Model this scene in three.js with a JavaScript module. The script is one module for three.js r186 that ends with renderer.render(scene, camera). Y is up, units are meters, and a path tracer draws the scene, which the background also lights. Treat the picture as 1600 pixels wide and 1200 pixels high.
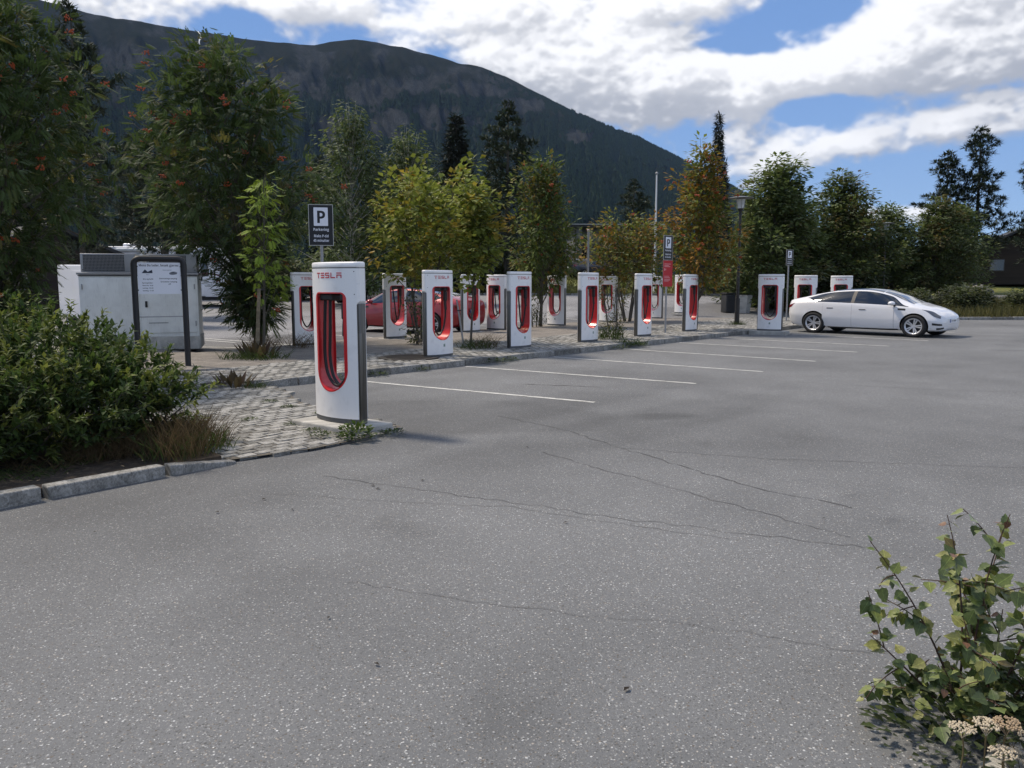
import * as THREE from 'three';
import { RoundedBoxGeometry } from 'three/addons/geometries/RoundedBoxGeometry.js';
import { mergeGeometries, mergeVertices, toCreasedNormals } from 'three/addons/utils/BufferGeometryUtils.js';
import { Brush, Evaluator, SUBTRACTION, INTERSECTION } from 'three-bvh-csg';

// ---------- camera, sky, sun, exposure ----------
const scene = new THREE.Scene();
const camera = new THREE.PerspectiveCamera(49.99, 4 / 3, 0.05, 14000);
camera.position.set(0, 1.65, 0);
camera.rotation.x = -0.1229;
const SUN = new THREE.Vector3(-0.5, 0.84, -0.28).normalize();
const sun = new THREE.DirectionalLight(0xfff0dc, 3.0);
sun.position.copy(SUN).multiplyScalar(120); sun.target.position.set(0, 0, 0);
sun.castShadow = true; sun.shadow.radius = 14; sun.shadow.mapSize.set(4096, 4096);
Object.assign(sun.shadow.camera, { left: -70, right: 70, top: 70, bottom: -70, near: 1, far: 320 });
scene.add(sun, sun.target);
const renderer = new THREE.WebGLRenderer({ antialias: true });
renderer.toneMapping = THREE.LinearToneMapping;
renderer.toneMappingExposure = 1.42;
renderer.shadowMap.enabled = true;

// ---------- helpers ----------
function rng(seed) { let s = seed >>> 0; return () => { s = (s + 0x6d2b79f5) | 0; let t = Math.imul(s ^ (s >>> 15), 1 | s); t = (t + Math.imul(t ^ (t >>> 7), 61 | t)) ^ t; return ((t ^ (t >>> 14)) >>> 0) / 4294967296; }; }
const hash3 = (x, y, z) => { let h = Math.imul(x, 374761393) ^ Math.imul(y, 668265263) ^ Math.imul(z, 1274126177); h = Math.imul(h ^ (h >>> 13), 1274126177); return ((h ^ (h >>> 16)) >>> 0) / 4294967296; };
function noise3(x, y, z) {
  const ix = Math.floor(x), iy = Math.floor(y), iz = Math.floor(z); let fx = x - ix, fy = y - iy, fz = z - iz;
  fx = fx * fx * (3 - 2 * fx); fy = fy * fy * (3 - 2 * fy); fz = fz * fz * (3 - 2 * fz);
  const a = hash3(ix, iy, iz), b = hash3(ix + 1, iy, iz), c = hash3(ix, iy + 1, iz), d = hash3(ix + 1, iy + 1, iz);
  const e = hash3(ix, iy, iz + 1), f = hash3(ix + 1, iy, iz + 1), g = hash3(ix, iy + 1, iz + 1), h = hash3(ix + 1, iy + 1, iz + 1);
  const p = a + (b - a) * fx, q = c + (d - c) * fx, r = e + (f - e) * fx, s = g + (h - g) * fx;
  const u = p + (q - p) * fy, v = r + (s - r) * fy; return u + (v - u) * fz;
}
function fbm(x, y, z, o) { let s = 0, a = 0.5, n = 0; for (let i = 0; i < o; i++) { s += a * noise3(x, y, z); n += a; x = x * 2.03 + 17.1; y = y * 2.03 + 5.3; z = z * 2.03 + 9.7; a *= 0.5; } return s / n; }
const clamp = (x, a = 0, b = 1) => Math.min(b, Math.max(a, x));
const sstep = (a, b, x) => { const t = clamp((x - a) / (b - a)); return t * t * (3 - 2 * t); };
const lerp = (a, b, t) => a + (b - a) * t;
const V = (x, y, z) => new THREE.Vector3(x, y, z);
function table(T, x) { // linear table lookup
  if (x <= T[0][0]) return T[0][1];
  for (let i = 1; i < T.length; i++) if (x <= T[i][0]) return lerp(T[i - 1][1], T[i][1], (x - T[i - 1][0]) / (T[i][0] - T[i - 1][0]));
  return T[T.length - 1][1];
}
const used = {};
function numbered(name) { const n = used[name] = (used[name] ?? -1) + 1; return n ? name + '_' + String(n).padStart(3, '0') : name; }
function shade(o) { o.traverse((m) => { if (m.isMesh) { m.castShadow = true; m.receiveShadow = true; } }); return o; }
function part(name, geo, mat, parent, label) {
  const m = new THREE.Mesh(geo, mat); m.name = name; m.castShadow = m.receiveShadow = true;
  if (label) m.userData.label = label;
  parent.add(m); return m;
}
function thing(name, label, category, pos = [0, 0, 0], turn = 0, group) {
  const o = new THREE.Group(); o.name = numbered(name); o.position.set(...pos); o.rotation.y = turn;
  o.userData = { label, category }; if (group) o.userData.group = group;
  scene.add(o); return o;
}
function copyOf(src, label, pos, turn = 0, scale = 1) {
  const c = src.clone(); c.name = numbered(src.name.replace(/_\d{3}$/, '')); c.position.set(...pos); c.rotation.y = turn;
  if (Array.isArray(scale)) c.scale.set(...scale); else c.scale.setScalar(scale);
  c.userData = { ...src.userData, label }; scene.add(c); return c;
}
function structure(name, geo, mat, parent = scene) {
  const m = new THREE.Mesh(geo, mat); m.name = parent === scene ? numbered(name) : name; m.receiveShadow = m.castShadow = true;
  if (parent === scene) m.userData.kind = 'structure';
  parent.add(m); return m;
}
const std = (o) => new THREE.MeshStandardMaterial(o);
const lin = (r, g, b) => new THREE.Color().setRGB(r, g, b);
const box = (w, h, d, x = 0, y = 0, z = 0) => new THREE.BoxGeometry(w, h, d).translate(x, y, z);
const rbox = (w, h, d, r, x = 0, y = 0, z = 0, s = 2) => new RoundedBoxGeometry(w, h, d, s, r).translate(x, y, z);
function plain(g) { const n = g.index ? g.toNonIndexed() : g.clone(); for (const k of Object.keys(n.attributes)) if (!['position', 'normal', 'uv'].includes(k)) n.deleteAttribute(k); if (!n.attributes.uv) n.setAttribute('uv', new THREE.BufferAttribute(new Float32Array(n.attributes.position.count * 2), 2)); n.morphAttributes = {}; n.clearGroups(); return n; }
const merge = (list) => mergeGeometries(list.map(plain));
const tube = (pts, r, seg = 20, rad = 8) => new THREE.TubeGeometry(new THREE.CatmullRomCurve3(pts.map((p) => V(...p))), seg, r, rad);
function bar(a, b, r0, r1 = r0, n = 6) { const A = V(...a), B = V(...b), g = new THREE.CylinderGeometry(r1, r0, A.distanceTo(B), n, 1); g.translate(0, A.distanceTo(B) / 2, 0); g.applyQuaternion(new THREE.Quaternion().setFromUnitVectors(V(0, 1, 0), B.clone().sub(A).normalize())); return g.translate(A.x, A.y, A.z); }
function dataTex(w, h, fn, srgb) {
  const d = new Uint8Array(w * h * 4);
  for (let y = 0, i = 0; y < h; y++) for (let x = 0; x < w; x++, i += 4) { const c = fn(x, y); d[i] = c[0]; d[i + 1] = c[1]; d[i + 2] = c[2]; d[i + 3] = 255; }
  const t = new THREE.DataTexture(d, w, h); t.wrapS = t.wrapT = THREE.RepeatWrapping; t.magFilter = THREE.LinearFilter; t.minFilter = THREE.LinearFilter; if (srgb) t.colorSpace = THREE.SRGBColorSpace; t.needsUpdate = true; return t;
}
function canvasTex(w, h, draw, srgb = true) {
  const c = document.createElement('canvas'); c.width = w; c.height = h; draw(c.getContext('2d'), w, h);
  const t = new THREE.CanvasTexture(c); if (srgb) t.colorSpace = THREE.SRGBColorSpace; t.wrapS = t.wrapT = THREE.RepeatWrapping; t.magFilter = THREE.LinearFilter; return t;
}

// ---------- sky: blue air with broken cumulus, computed for every direction ----------
{
  const W = 4096, H = 2048, deg = 180 / Math.PI;
  const clouds = [ // azimuth, elevation, half width, half height (degrees), strength
    [-21, 17.2, 13, 1.9, 1], [-13.3, 17.6, 4.2, 1.6, 0.9], [-1.2, 16.6, 7.2, 2.9, 1.1], [6.2, 16.2, 8.5, 3.4, 1.2], [6.8, 12.8, 4.6, 2.3, 1],
    [14, 18.4, 5, 1.6, 0.9], [10, 11.9, 6, 2.6, 1.1], [16.4, 12.6, 6.4, 1.9, 1.1], [20.5, 13.7, 4.6, 1.9, 1.1], [26, 14.6, 6, 3.2, 1.2], [30.5, 14.2, 5, 3.6, 1.1], [29, 18.5, 6, 2.6, 1],
    [19.2, 8.7, 5.2, 1.15, 0.95], [24, 9.1, 4, 0.75, 0.8], [29, 9.8, 4, 0.8, 0.9], [24.6, 4.4, 3.6, 0.8, 0.9], [15.2, 6.7, 2.6, 1.3, 0.8], [18.4, 7.3, 3.4, 0.9, 0.7],
    [14.4, 14.5, 1, 0.35, 0.45], [17.6, 15.4, 0.8, 0.3, 0.42],
    [17, 15.6, 5.2, 1.5, -1.4], [13, 14.3, 2.6, 0.8, -0.8], [20.6, 17, 2.6, 1, -1], [14.2, 14.6, 2.6, 0.6, -0.9], [19, 10.75, 2.6, 0.55, -1], [27, 6.6, 8, 1.5, -1.2], [-7, 17.5, 1.7, 0.9, -1], [-10.2, 15.9, 1.9, 0.5, -0.8], [-17, 15.5, 1.6, 0.6, -0.8], [26, 11, 3, 0.5, -0.5], [9.2, 14.8, 0.5, 0.5, 0.2],
  ];
  const dens = new Float32Array(W * H);
  for (let y = H / 2 - 80; y < H; y++) {
    const el = ((y + 0.5) / H - 0.5) * Math.PI, ce = Math.cos(el), se = Math.sin(el), eld = el * deg;
    for (let x = 0; x < W; x++) {
      const lon = ((x + 0.5) / W - 0.5) * 2 * Math.PI, X = Math.cos(lon) * ce, Z = Math.sin(lon) * ce;
      const az = Math.atan2(X, -Z) * deg;
      const s = 2.6 / Math.max(0.25, Math.min(0.8, se + 0.2)) * 0.55;
      const wx = fbm(X * 6 + 3, se * 12, Z * 6, 2) - 0.5;
      const n = fbm(X * 5.2 * s + wx * 1.2, se * 16 + wx * 1.5, Z * 5.2 * s, 6) - 0.5;
      let v = n * 2.1 + (fbm(X * 1.7 + 9, se * 4, Z * 1.7, 3) - 0.44) * 1.5;
      const inView = sstep(46, 34, Math.abs(az)) * sstep(25, 20, eld);
      if (inView > 0) {
        const p1 = fbm(az * 0.16, eld * 0.34, 8.1, 3) - 0.5, p2 = fbm(az * 0.16 + 31, eld * 0.34, 2.7, 3) - 0.5;
        let b = -0.3; const u = az + p1 * 5, w = eld + p2 * 2.4;
        for (const c of clouds) { const dx = (u - c[0]) / c[2], dy = (w - c[1]) / c[3], r = dx * dx + dy * dy; if (r < 3.5) b += c[4] * Math.exp(-r * r * 0.55) * 0.62; }
        const puff = 1 - Math.abs(2 * fbm(az * 0.42 + p1, eld * 0.75 + p2, 3.3, 5) - 1) * 1.35, fine = fbm(az * 1.5 + p2 * 6, eld * 2.6 + p1 * 3, 6.6, 5) - 0.5;
        v = lerp(v, b + (puff - 0.78) * 0.68 + (fbm(az * 0.26 + p2 * 2, eld * 0.5, 1.2, 4) - 0.5) * 1.2 + fine * 0.5, inView);
      }
      dens[y * W + x] = v;
    }
  }
  const D = new Float32Array(W * H * 4);
  const at = (x, y) => dens[clamp(y, 0, H - 1) * W + ((x + W) % W)];
  for (let y = 0; y < H; y++) {
    const el = ((y + 0.5) / H - 0.5) * Math.PI, eld = el * deg;
    const h = clamp(eld / 42), hz = Math.exp(-Math.max(0, eld) / 5.5);
    const blue = [lerp(0.16, 0.08, h) + 0.19 * hz, lerp(0.29, 0.17, h) + 0.22 * hz, lerp(0.56, 0.4, h) + 0.12 * hz];
    for (let x = 0; x < W; x++) {
      const i = (y * W + x) * 4; D[i + 3] = 1;
      if (eld < -6.5) { D[i] = 0.1; D[i + 1] = 0.1; D[i + 2] = 0.09; continue; }
      const v = dens[y * W + x], a = sstep(-0.24, 0.5, v);
      const above = Math.max(0, at(x, y + 12)) * 0.3 + Math.max(0, at(x - 6, y + 28)) * 0.36 + Math.max(0, at(x - 12, y + 46)) * 0.34 + Math.max(0, at(x - 16, y + 66)) * 0.24;
      const relief = clamp((v - at(x - 4, y + 5)) * 0.8, -0.1, 0.1) + clamp((v - at(x - 9, y + 14)) * 0.5, -0.16, 0.16);
      const l = clamp(1.02 - 0.66 * (1 - Math.exp(-1.25 * Math.max(0, above - 0.1))) + relief * 1.15 + 0.16 * (v - 0.5) * sstep(0.5, 0.9, above), 0.2, 1.04);
      const c = [lerp(0.22, 0.76, l), lerp(0.24, 0.76, l), lerp(0.29, 0.775, l)];
      for (let k = 0; k < 3; k++) D[i + k] = lerp(blue[k], c[k], a * 0.97);
    }
  }
  const t = new THREE.DataTexture(D, W, H, THREE.RGBAFormat, THREE.FloatType); t.mapping = THREE.EquirectangularReflectionMapping; t.magFilter = THREE.LinearFilter; t.needsUpdate = true;
  scene.background = t; scene.environment = t;
}

// ---------- the lie of the land: level car park, a gentle rise behind it, a grass bank beyond the road ----------
function land(x, z) {
  const d = -z; let h = 0.038 * Math.max(0, Math.min(d, 56) - 36);
  h += 1.45 * sstep(56, 78, d); return h;
}
function grid(xs, zs, y, uvScale = 1, color) {
  const nx = xs.length, nz = zs.length, P = new Float32Array(nx * nz * 3), U = new Float32Array(nx * nz * 2), C = color ? new Float32Array(nx * nz * 3) : null, I = [];
  for (let j = 0, k = 0; j < nz; j++) for (let i = 0; i < nx; i++, k++) {
    P[k * 3] = xs[i]; P[k * 3 + 1] = y(xs[i], zs[j]); P[k * 3 + 2] = zs[j]; U[k * 2] = xs[i] * uvScale; U[k * 2 + 1] = -zs[j] * uvScale;
    if (C) { const c = color(xs[i], zs[j]); C[k * 3] = c[0]; C[k * 3 + 1] = c[1]; C[k * 3 + 2] = c[2]; }
    if (i < nx - 1 && j < nz - 1) I.push(k, k + nx, k + 1, k + 1, k + nx, k + nx + 1);
  }
  const g = new THREE.BufferGeometry(); g.setAttribute('position', new THREE.BufferAttribute(P, 3)); g.setAttribute('uv', new THREE.BufferAttribute(U, 2)); if (C) g.setAttribute('color', new THREE.BufferAttribute(C, 3));
  g.setIndex(I); g.computeVertexNormals(); return g;
}
function steps(list) { const out = []; for (const [a, b, s] of list) for (let v = a; v < b - s * 0.3; v += s) out.push(v); out.push(list[list.length - 1][1]); return out; }
const inPoly = (P, x, z) => { let s = false; for (let i = 0, j = P.length - 1; i < P.length; j = i++) if ((P[i][1] > z) !== (P[j][1] > z) && x < ((P[j][0] - P[i][0]) * (z - P[i][1])) / (P[j][1] - P[i][1]) + P[i][0]) s = !s; return s; };
const ROW = V(0.646, 0, -0.763), OUT = V(0.763, 0, 0.646), K0 = V(-3.45, 0, -13.36);  // along the kerb, out of the bays, kerb start
const along = (s, o = 0) => [K0.x + ROW.x * s + OUT.x * o, K0.z + ROW.z * s + OUT.z * o];
const rowS = (x, z) => (x - K0.x) * ROW.x + (z - K0.z) * ROW.z, rowO = (x, z) => (x - K0.x) * OUT.x + (z - K0.z) * OUT.z;

// asphalt: grey binder with pale worn stones, tiled every 3 m, over broad patches of tone
const R1 = rng(11);
const STONES = (() => { const L = []; for (let i = 0; i < 150000; i++) { const s = Math.pow(R1(), 3); L.push([R1() * 2048, R1() * 2048, 1.0 + s * 2.7, 0.5 + R1() * 0.5, R1() * 3.14, R1()]); } return L; })();
const asphaltMap = canvasTex(2048, 2048, (c) => {
  c.fillStyle = 'rgb(98,99,101)'; c.fillRect(0, 0, 2048, 2048);
  for (let i = 0; i < 90000; i++) { const v = 70 + R1() * 62; c.fillStyle = `rgba(${v},${v},${v + 2},0.5)`; c.fillRect(R1() * 2048, R1() * 2048, 1 + R1() * 4, 1 + R1() * 4); }
  for (const [x, y, r, q, a, v] of STONES) { const t = v < 0.34 ? 66 + v * 70 : v < 0.84 ? 92 + (v - 0.34) * 90 : 142 + (v - 0.84) * 330, w = v * 97 % 1 < 0.15 ? 8 : 0; c.fillStyle = `rgb(${t + w | 0},${t | 0},${t - w | 0})`; c.beginPath(); c.ellipse(x, y, r, r * q, a, 0, 6.3); c.fill(); }
});
const asphaltBump = canvasTex(2048, 2048, (c) => {
  c.fillStyle = 'rgb(70,70,70)'; c.fillRect(0, 0, 2048, 2048);
  for (const [x, y, r, q, a, v] of STONES) { const t = 110 + v * 140 | 0; c.fillStyle = `rgb(${t},${t},${t})`; c.beginPath(); c.ellipse(x, y, r, r * q, a, 0, 6.3); c.fill(); }
}, false);
for (const t of [asphaltMap, asphaltBump]) t.repeat.set(1 / 3, 1 / 3);
const ASPHALT = std({ map: asphaltMap, bumpMap: asphaltBump, bumpScale: 0.003, roughness: 0.86, vertexColors: true });
const patches = [ // newer, worn and simply darker patches: polygon, tone
  [[[-1.5, -9.6], [-1.1, -8.75], [0.9, -9.1], [1.25, -10.1], [0.4, -11.2], [-0.9, -11.6], [-2.2, -11.4]], 0.84],
  [[[-3.6, -12.6], [-1.4, -11.6], [-0.6, -12.6], [-2.6, -14.3]], 1.05],
  [[[0.7, -14.2], [2.6, -13.2], [3.4, -14.6], [1.6, -15.6]], 0.93],
  [[[3.9, -12.6], [7.5, -11.4], [9, -13], [5, -14]], 0.93],
  [[[1.1, -7.8], [3.6, -6.2], [3.2, -4.2], [1.2, -5.4]], 0.95],
  [[[9.2, -25.6], [7.6, -26.1], [9.4, -24.5], [10.6, -25.2]], 0.86],  // darker patch beside the plinth at the tail of the white car
  [[[3.4, -5.35], [9, -5.15], [9, -2.2], [3, -2.4]], 0.9],
];
function asphaltTone(x, z) {
  let t = 1.04 + 0.34 * (fbm(x * 0.35, 1.7, z * 0.35, 4) - 0.5) * 2 * 0.85 + 0.2 * (fbm(x * 1.6, 7.7, z * 1.6, 3) - 0.5) * 2;
  const streak = fbm(rowS(x, z) * 0.9, 3.1, rowO(x, z) * 0.14, 3); t += (streak - 0.5) * 0.26; const track = fbm(rowO(x, z) * 0.8 + 4, 9.3, rowS(x, z) * 0.1, 3); t -= 0.16 * sstep(0.56, 0.7, track); t -= 0.22 * sstep(0.7, 0.78, fbm(x * 1.1, 12.4, z * 1.1, 3));
  for (const [P, m] of patches) if (inPoly(P, x + (fbm(x * 2, 0, z * 2, 2) - 0.5) * 0.3, z + (fbm(x * 2, 5, z * 2, 2) - 0.5) * 0.3)) t *= m;
  const back = rowO(x, z);
  if (back < -6) { const edge = -11 - (fbm(x * 0.3, 2, z * 0.3, 2) - 0.5) * 0.8; t = back > edge ? t * 0.86 : t * 1.45; return [t, t * 0.995, t * 0.98]; }
  return [t * 0.975, t, t * 0.985];
}
const lot = new THREE.Group(); lot.name = 'parking_lot'; lot.userData.kind = 'structure'; scene.add(lot);
part('asphalt', grid(steps([[-70, -14, 1.5], [-14, -6, 0.5], [-6, 9, 0.16], [9, 20, 0.4], [20, 60, 1.5]]), steps([[-57, -36, 1], [-36, -20, 0.4], [-20, -1.5, 0.16], [-1.5, 14, 1]]), (x, z) => land(x, z) + 0.004 + 0.012 * (fbm(x * 0.4, 0, z * 0.4, 2) - 0.5), 1, asphaltTone), ASPHALT, lot);
// the earth under and beyond it all
const grassMap = dataTex(512, 512, (x, y) => { const n = fbm(x / 9, y / 9, 0, 3), m = fbm(x / 60, y / 60, 3, 2), r = hash3(x, y, 5); const k = 0.55 + n * 0.7 + (r - 0.5) * 0.5; return [clamp((88 + m * 34) * k, 0, 255), clamp((102 + m * 16) * k, 0, 255), clamp(50 * k, 0, 255)]; }, true);
grassMap.repeat.set(0.4, 0.4);
const GRASS = std({ map: grassMap, roughness: 0.95 });
structure('ground', grid(steps([[-9000, -900, 900], [-900, -100, 100], [-100, 100, 4], [100, 900, 100], [900, 9000, 900]]), steps([[-9000, -900, 900], [-900, -120, 60], [-120, -20, 2], [-20, 100, 20], [100, 5000, 700]]), (x, z) => land(x, z) - 0.03, 1), GRASS);
// painted bay lines, worn
const paintMap = dataTex(256, 256, (x, y) => { const w = fbm(x / 22, y / 22, 1, 4) + (hash3(x, y, 9) - 0.5) * 0.3; const v = w > 0.62 ? 120 : 196; return [v, v, v - 6]; }, true);
const PAINT = std({ map: paintMap, roughness: 0.8 });
function strip(pts, w, y = 0.004, seg = 0.4, seed = 0, jit = 0) { // ribbon lying on the land
  const P = [], U = [], I = []; let L = 0; const C = [];
  for (let k = 0; k < pts.length - 1; k++) { const [ax, az] = pts[k], [bx, bz] = pts[k + 1], n = Math.max(1, Math.round(Math.hypot(bx - ax, bz - az) / seg)); for (let i = 0; i < n + (k === pts.length - 2 ? 1 : 0); i++) C.push([lerp(ax, bx, i / n), lerp(az, bz, i / n)]); }
  for (let k = 0; k < C.length; k++) {
    const a = C[Math.max(0, k - 1)], b = C[Math.min(C.length - 1, k + 1)], l = Math.hypot(b[0] - a[0], b[1] - a[1]) || 1, nx = -(b[1] - a[1]) / l, nz = (b[0] - a[0]) / l;
    const o = jit * (fbm(k * 0.7, seed, 0, 3) - 0.5), ww = w * (jit ? 0.35 + 0.9 * noise3(k * 0.45, seed, 4) : 1);
    for (const s of [-0.5, 0.5]) { const x = C[k][0] + nx * (s * ww + o), z = C[k][1] + nz * (s * ww + o); P.push(x, land(x, z) + 0.004 + 0.012 * (fbm(x * 0.4, 0, z * 0.4, 2) - 0.5) + y, z); U.push(L, s * w); }
    L += seg; if (k) { const q = 2 * k; I.push(q - 2, q, q - 1, q - 1, q, q + 1); }
  }
  const g = new THREE.BufferGeometry(); g.setAttribute('position', new THREE.Float32BufferAttribute(P, 3)); g.setAttribute('uv', new THREE.Float32BufferAttribute(U, 2)); g.setIndex(I); g.computeVertexNormals();
  if (g.attributes.normal.getY(0) < 0) { g.setIndex(I.map((_, i) => I[i - i % 3 + [0, 2, 1][i % 3]])); g.computeVertexNormals(); }
  return g;
}
const bays = [[-2.42, -13.62, 1.14, -11.26], [-0.91, -16.13, 3.01, -13.36], [0.92, -18.22, 4.66, -15.2], [2.78, -20.45, 6.37, -17.18], [4.6, -22.6, 8.2, -19.5], [6.2, -24.4, 9.78, -21.3], [8.9, -26.2, 11.75, -23.23], [12.6, -30.2, 14.6, -27.2]];
for (const [a, b, c, d] of bays) part('parking_line', strip([[a, b], [c, d]], 0.09), PAINT, lot);
for (const [a, b, c, d] of [[-8.6, -21.2, -6.2, -20.4 - 0.3], [-5.6, -21.6, -9.5, -24.6], [-3.9, -24.4, -7.4, -27.4], [-2.1, -27, -5.6, -30], [0.6, -29.8, -2.9, -32.8], [2.6, -32.3, -0.9, -35.3], [4.6, -35, 1.1, -38], [-7.6, -22.6, -11.2, -25.4]]) part('parking_line', strip([[a, b], [c, d]], 0.1), PAINT, lot);
const CRACK = std({ color: lin(0.09, 0.09, 0.09), roughness: 1 });
[[[-0.2, -10.1], [0.5, -9.3], [1.1, -8.1], [1.9, -6.6], [2.5, -5.9]], [[0.3, -7.9], [0.9, -7.0], [1.5, -6.2], [2.2, -5.2]], [[1.1, -8.1], [2.4, -7.6], [4.5, -7.2], [6.5, -7.05]], [[-1.6, -6.9], [-0.3, -6.2], [0.8, -5.6], [2.2, -5.0]], [[-1.9, -6.3], [-1.0, -6.1], [0, -5.9], [1.4, -5.15]], [[-0.9, -4.4], [-0.2, -4.1], [0.9, -3.8], [1.6, -3.5]], [[0.2, -13.3], [0.9, -13.1], [1.4, -12.9]], [[4, -14], [6.5, -12.6], [9, -11.9]]].forEach((p, i) => part('crack', strip(p, [0.011, 0.008, 0.009, 0.007, 0.005, 0.004, 0.03, 0.014][i], 0.004, 0.06, i * 3.3, 0.12), CRACK, lot));

// ---------- kerbs, sett paving, path ----------
const R2 = rng(21);
const graniteTex = (seed, base, contrast) => dataTex(256, 256, (x, y) => { const n = fbm(x / 30, y / 30, seed, 4) - 0.5, r = hash3(x, y, seed) - 0.5, l = fbm(x / 5, y / 5, seed + 3, 2) > 0.66 ? -18 : 0; const v = base + n * contrast * 0.55 + (fbm(x / 7, y / 7, seed + 9, 3) - 0.5) * 60 + r * 34 + l; return [clamp(v + 1, 0, 255), clamp(v, 0, 255), clamp(v - 5, 0, 255)]; }, true);
const graniteMap = graniteTex(3, 138, 80), graniteDark = graniteTex(8, 112, 90);
for (const t of [graniteMap, graniteDark]) t.repeat.set(1.6, 1.6);
const grainBump = dataTex(256, 256, (x, y) => { const v = 255 * (0.6 * fbm(x / 12, y / 12, 4, 4) + 0.4 * hash3(x, y, 2)); return [v, v, v]; }); grainBump.repeat.set(2, 2);
const KERB = std({ map: graniteMap, bumpMap: grainBump, bumpScale: 0.008, roughness: 0.9 });
const PALE = std({ map: graniteMap, color: lin(1.45, 1.43, 1.38), bumpMap: grainBump, bumpScale: 0.008, roughness: 0.9 });
const KERB_DARK = std({ map: graniteDark, bumpMap: grainBump, bumpScale: 0.008, roughness: 0.92 });
const SETT = [0.98, 0.92, 1.03, 0.95, 0.89].map((k, i) => std({ map: i % 2 ? graniteDark : graniteMap, color: lin(k * 1.16, k * 1.16, k * 1.16), bumpMap: grainBump, bumpScale: 0.006, roughness: 0.88 }));
const roughStone = (L, h, w, seed) => { const g = new RoundedBoxGeometry(L, h, w, 2, 0.016), p = g.attributes.position; for (let i = 0; i < p.count; i++) { const x = p.getX(i), y = p.getY(i), z = p.getZ(i), q = (k) => (noise3(x * 9 + seed, y * 9 + k, z * 9) - 0.5) * 0.016; p.setXYZ(i, x + q(1), y + q(5), z + q(9)); } g.computeVertexNormals(); const u = g.attributes.uv; for (let i = 0; i < p.count; i++) u.setXY(i, p.getX(i) + seed * 0.37, p.getZ(i) * 0.7 + p.getY(i) * 0.9 + seed * 0.11); return g; };
const kerbStones = [0, 1, 2, 3].map((s) => roughStone(0.985, 0.2, 0.13, s * 5 + 1));
function kerbRun(g, pts, top, material, dark) {
  for (let k = 0; k < pts.length - 1; k++) {
    const [ax, az, at = top] = pts[k], [bx, bz, bt = top] = pts[k + 1], L = Math.hypot(bx - ax, bz - az), n = Math.max(1, Math.round(L / 1.0));
    for (let i = 0; i < n; i++) {
      const t = (i + 0.5) / n, x = lerp(ax, bx, t), z = lerp(az, bz, t);
      const m = part('kerb_stone', kerbStones[(i * 3 + k + dark) % 4], (i + k) % 3 ? material : KERB_DARK, g);
      m.position.set(x, land(x, z) + lerp(at, bt, t) - 0.1 + (R2() - 0.5) * 0.012, z); m.rotation.y = -Math.atan2(bz - az, bx - ax) + (R2() - 0.5) * 0.012; m.scale.x = (L / n) * (dark === 1 ? 0.965 : 1);
      m.rotation.z = Math.atan2(bt - at, L) ;
    }
  }
}
const kerb = new THREE.Group(); kerb.name = 'kerb'; kerb.userData.kind = 'structure'; scene.add(kerb);
kerbRun(kerb, [[-5.4, -12.2, 0.07], [-4.1, -12.75, 0.09], [-3.5, -13.28, 0.13], along(17.6, -0.06), along(29.4, -0.06)], 0.13, KERB, 0);
kerbRun(kerb, [[-4.82, -4.6, 0.115], [-2.98, -6.92, 0.11], [-2.56, -7.42, 0.035]], 0.11, KERB, 1);   // round the shrub bed on the left
kerbRun(kerb, [[14.6, -36.2], [19, -36.2], [29, -36.4], [45, -36.8]], 0.13, KERB, 2);   // far edge of the lot, right
kerbRun(kerb, [[2.75, -3.3, 0.075], [1.78, -2.7, 0.07], [1.5, -2.42, 0.06], [1.2, -1.6, 0.06]], 0.07, PALE, 0);   // bed at the lower right
kerbRun(kerb, [[-34, -57], [-14, -57], [2, -56.6], [14, -55.6]], 0.14, KERB, 1);  // far side of the road

// island between the two rows of charging posts
const pathFront = [[-6.6, -12.9], [-5.3, -14.5], [-4.3, -15.9], [-2.3, -18.9], [1.9, -24.6], [5.4, -29.6], [9.8, -35.9]], pathBack = [[-7.2, -16.4], [-6.0, -17.6], [-4.9, -19.1], [-3.5, -21.9], [-1.2, -25.3], [1.8, -29.4], [6.6, -35.9]];
function fill(poly, y, uv = 1) { const s = new THREE.Shape(poly.map(([x, z]) => new THREE.Vector2(x, -z))); const g = new THREE.ShapeGeometry(s); g.rotateX(-Math.PI / 2); const p = g.attributes.position, u = g.attributes.uv; for (let i = 0; i < p.count; i++) { p.setY(i, y + land(p.getX(i), p.getZ(i))); u.setXY(i, p.getX(i) * uv, -p.getZ(i) * uv); } g.computeVertexNormals(); return g; }
function slab(poly, top, thick, uv = 1) { const s = new THREE.Shape(poly.map(([x, z]) => new THREE.Vector2(x, -z))), g = new THREE.ExtrudeGeometry(s, { depth: thick, bevelEnabled: false }); g.rotateX(-Math.PI / 2); g.translate(0, top - thick, 0); const p = g.attributes.position, u = g.attributes.uv; for (let i = 0; i < p.count; i++) { p.setY(i, p.getY(i) + land(p.getX(i), p.getZ(i))); u.setXY(i, p.getX(i) * uv, -p.getZ(i) * uv + p.getY(i) * uv); } g.computeVertexNormals(); return g; }
const gritMap = dataTex(1024, 1024, (x, y) => { const n = fbm(x / 90, y / 90, 2, 4) - 0.5, m = fbm(x / 8, y / 8, 6, 2) - 0.5, r = hash3(x, y, 1) - 0.5, v = 116 + n * 40 + m * 40 + r * 46; return [clamp(v * 1.03, 0, 255), v * 0.985, v * 0.925]; }, true); gritMap.repeat.set(0.4, 0.4);
const GRIT = std({ map: gritMap, roughness: 0.95, bumpMap: grainBump, bumpScale: 0.004 });
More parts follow.
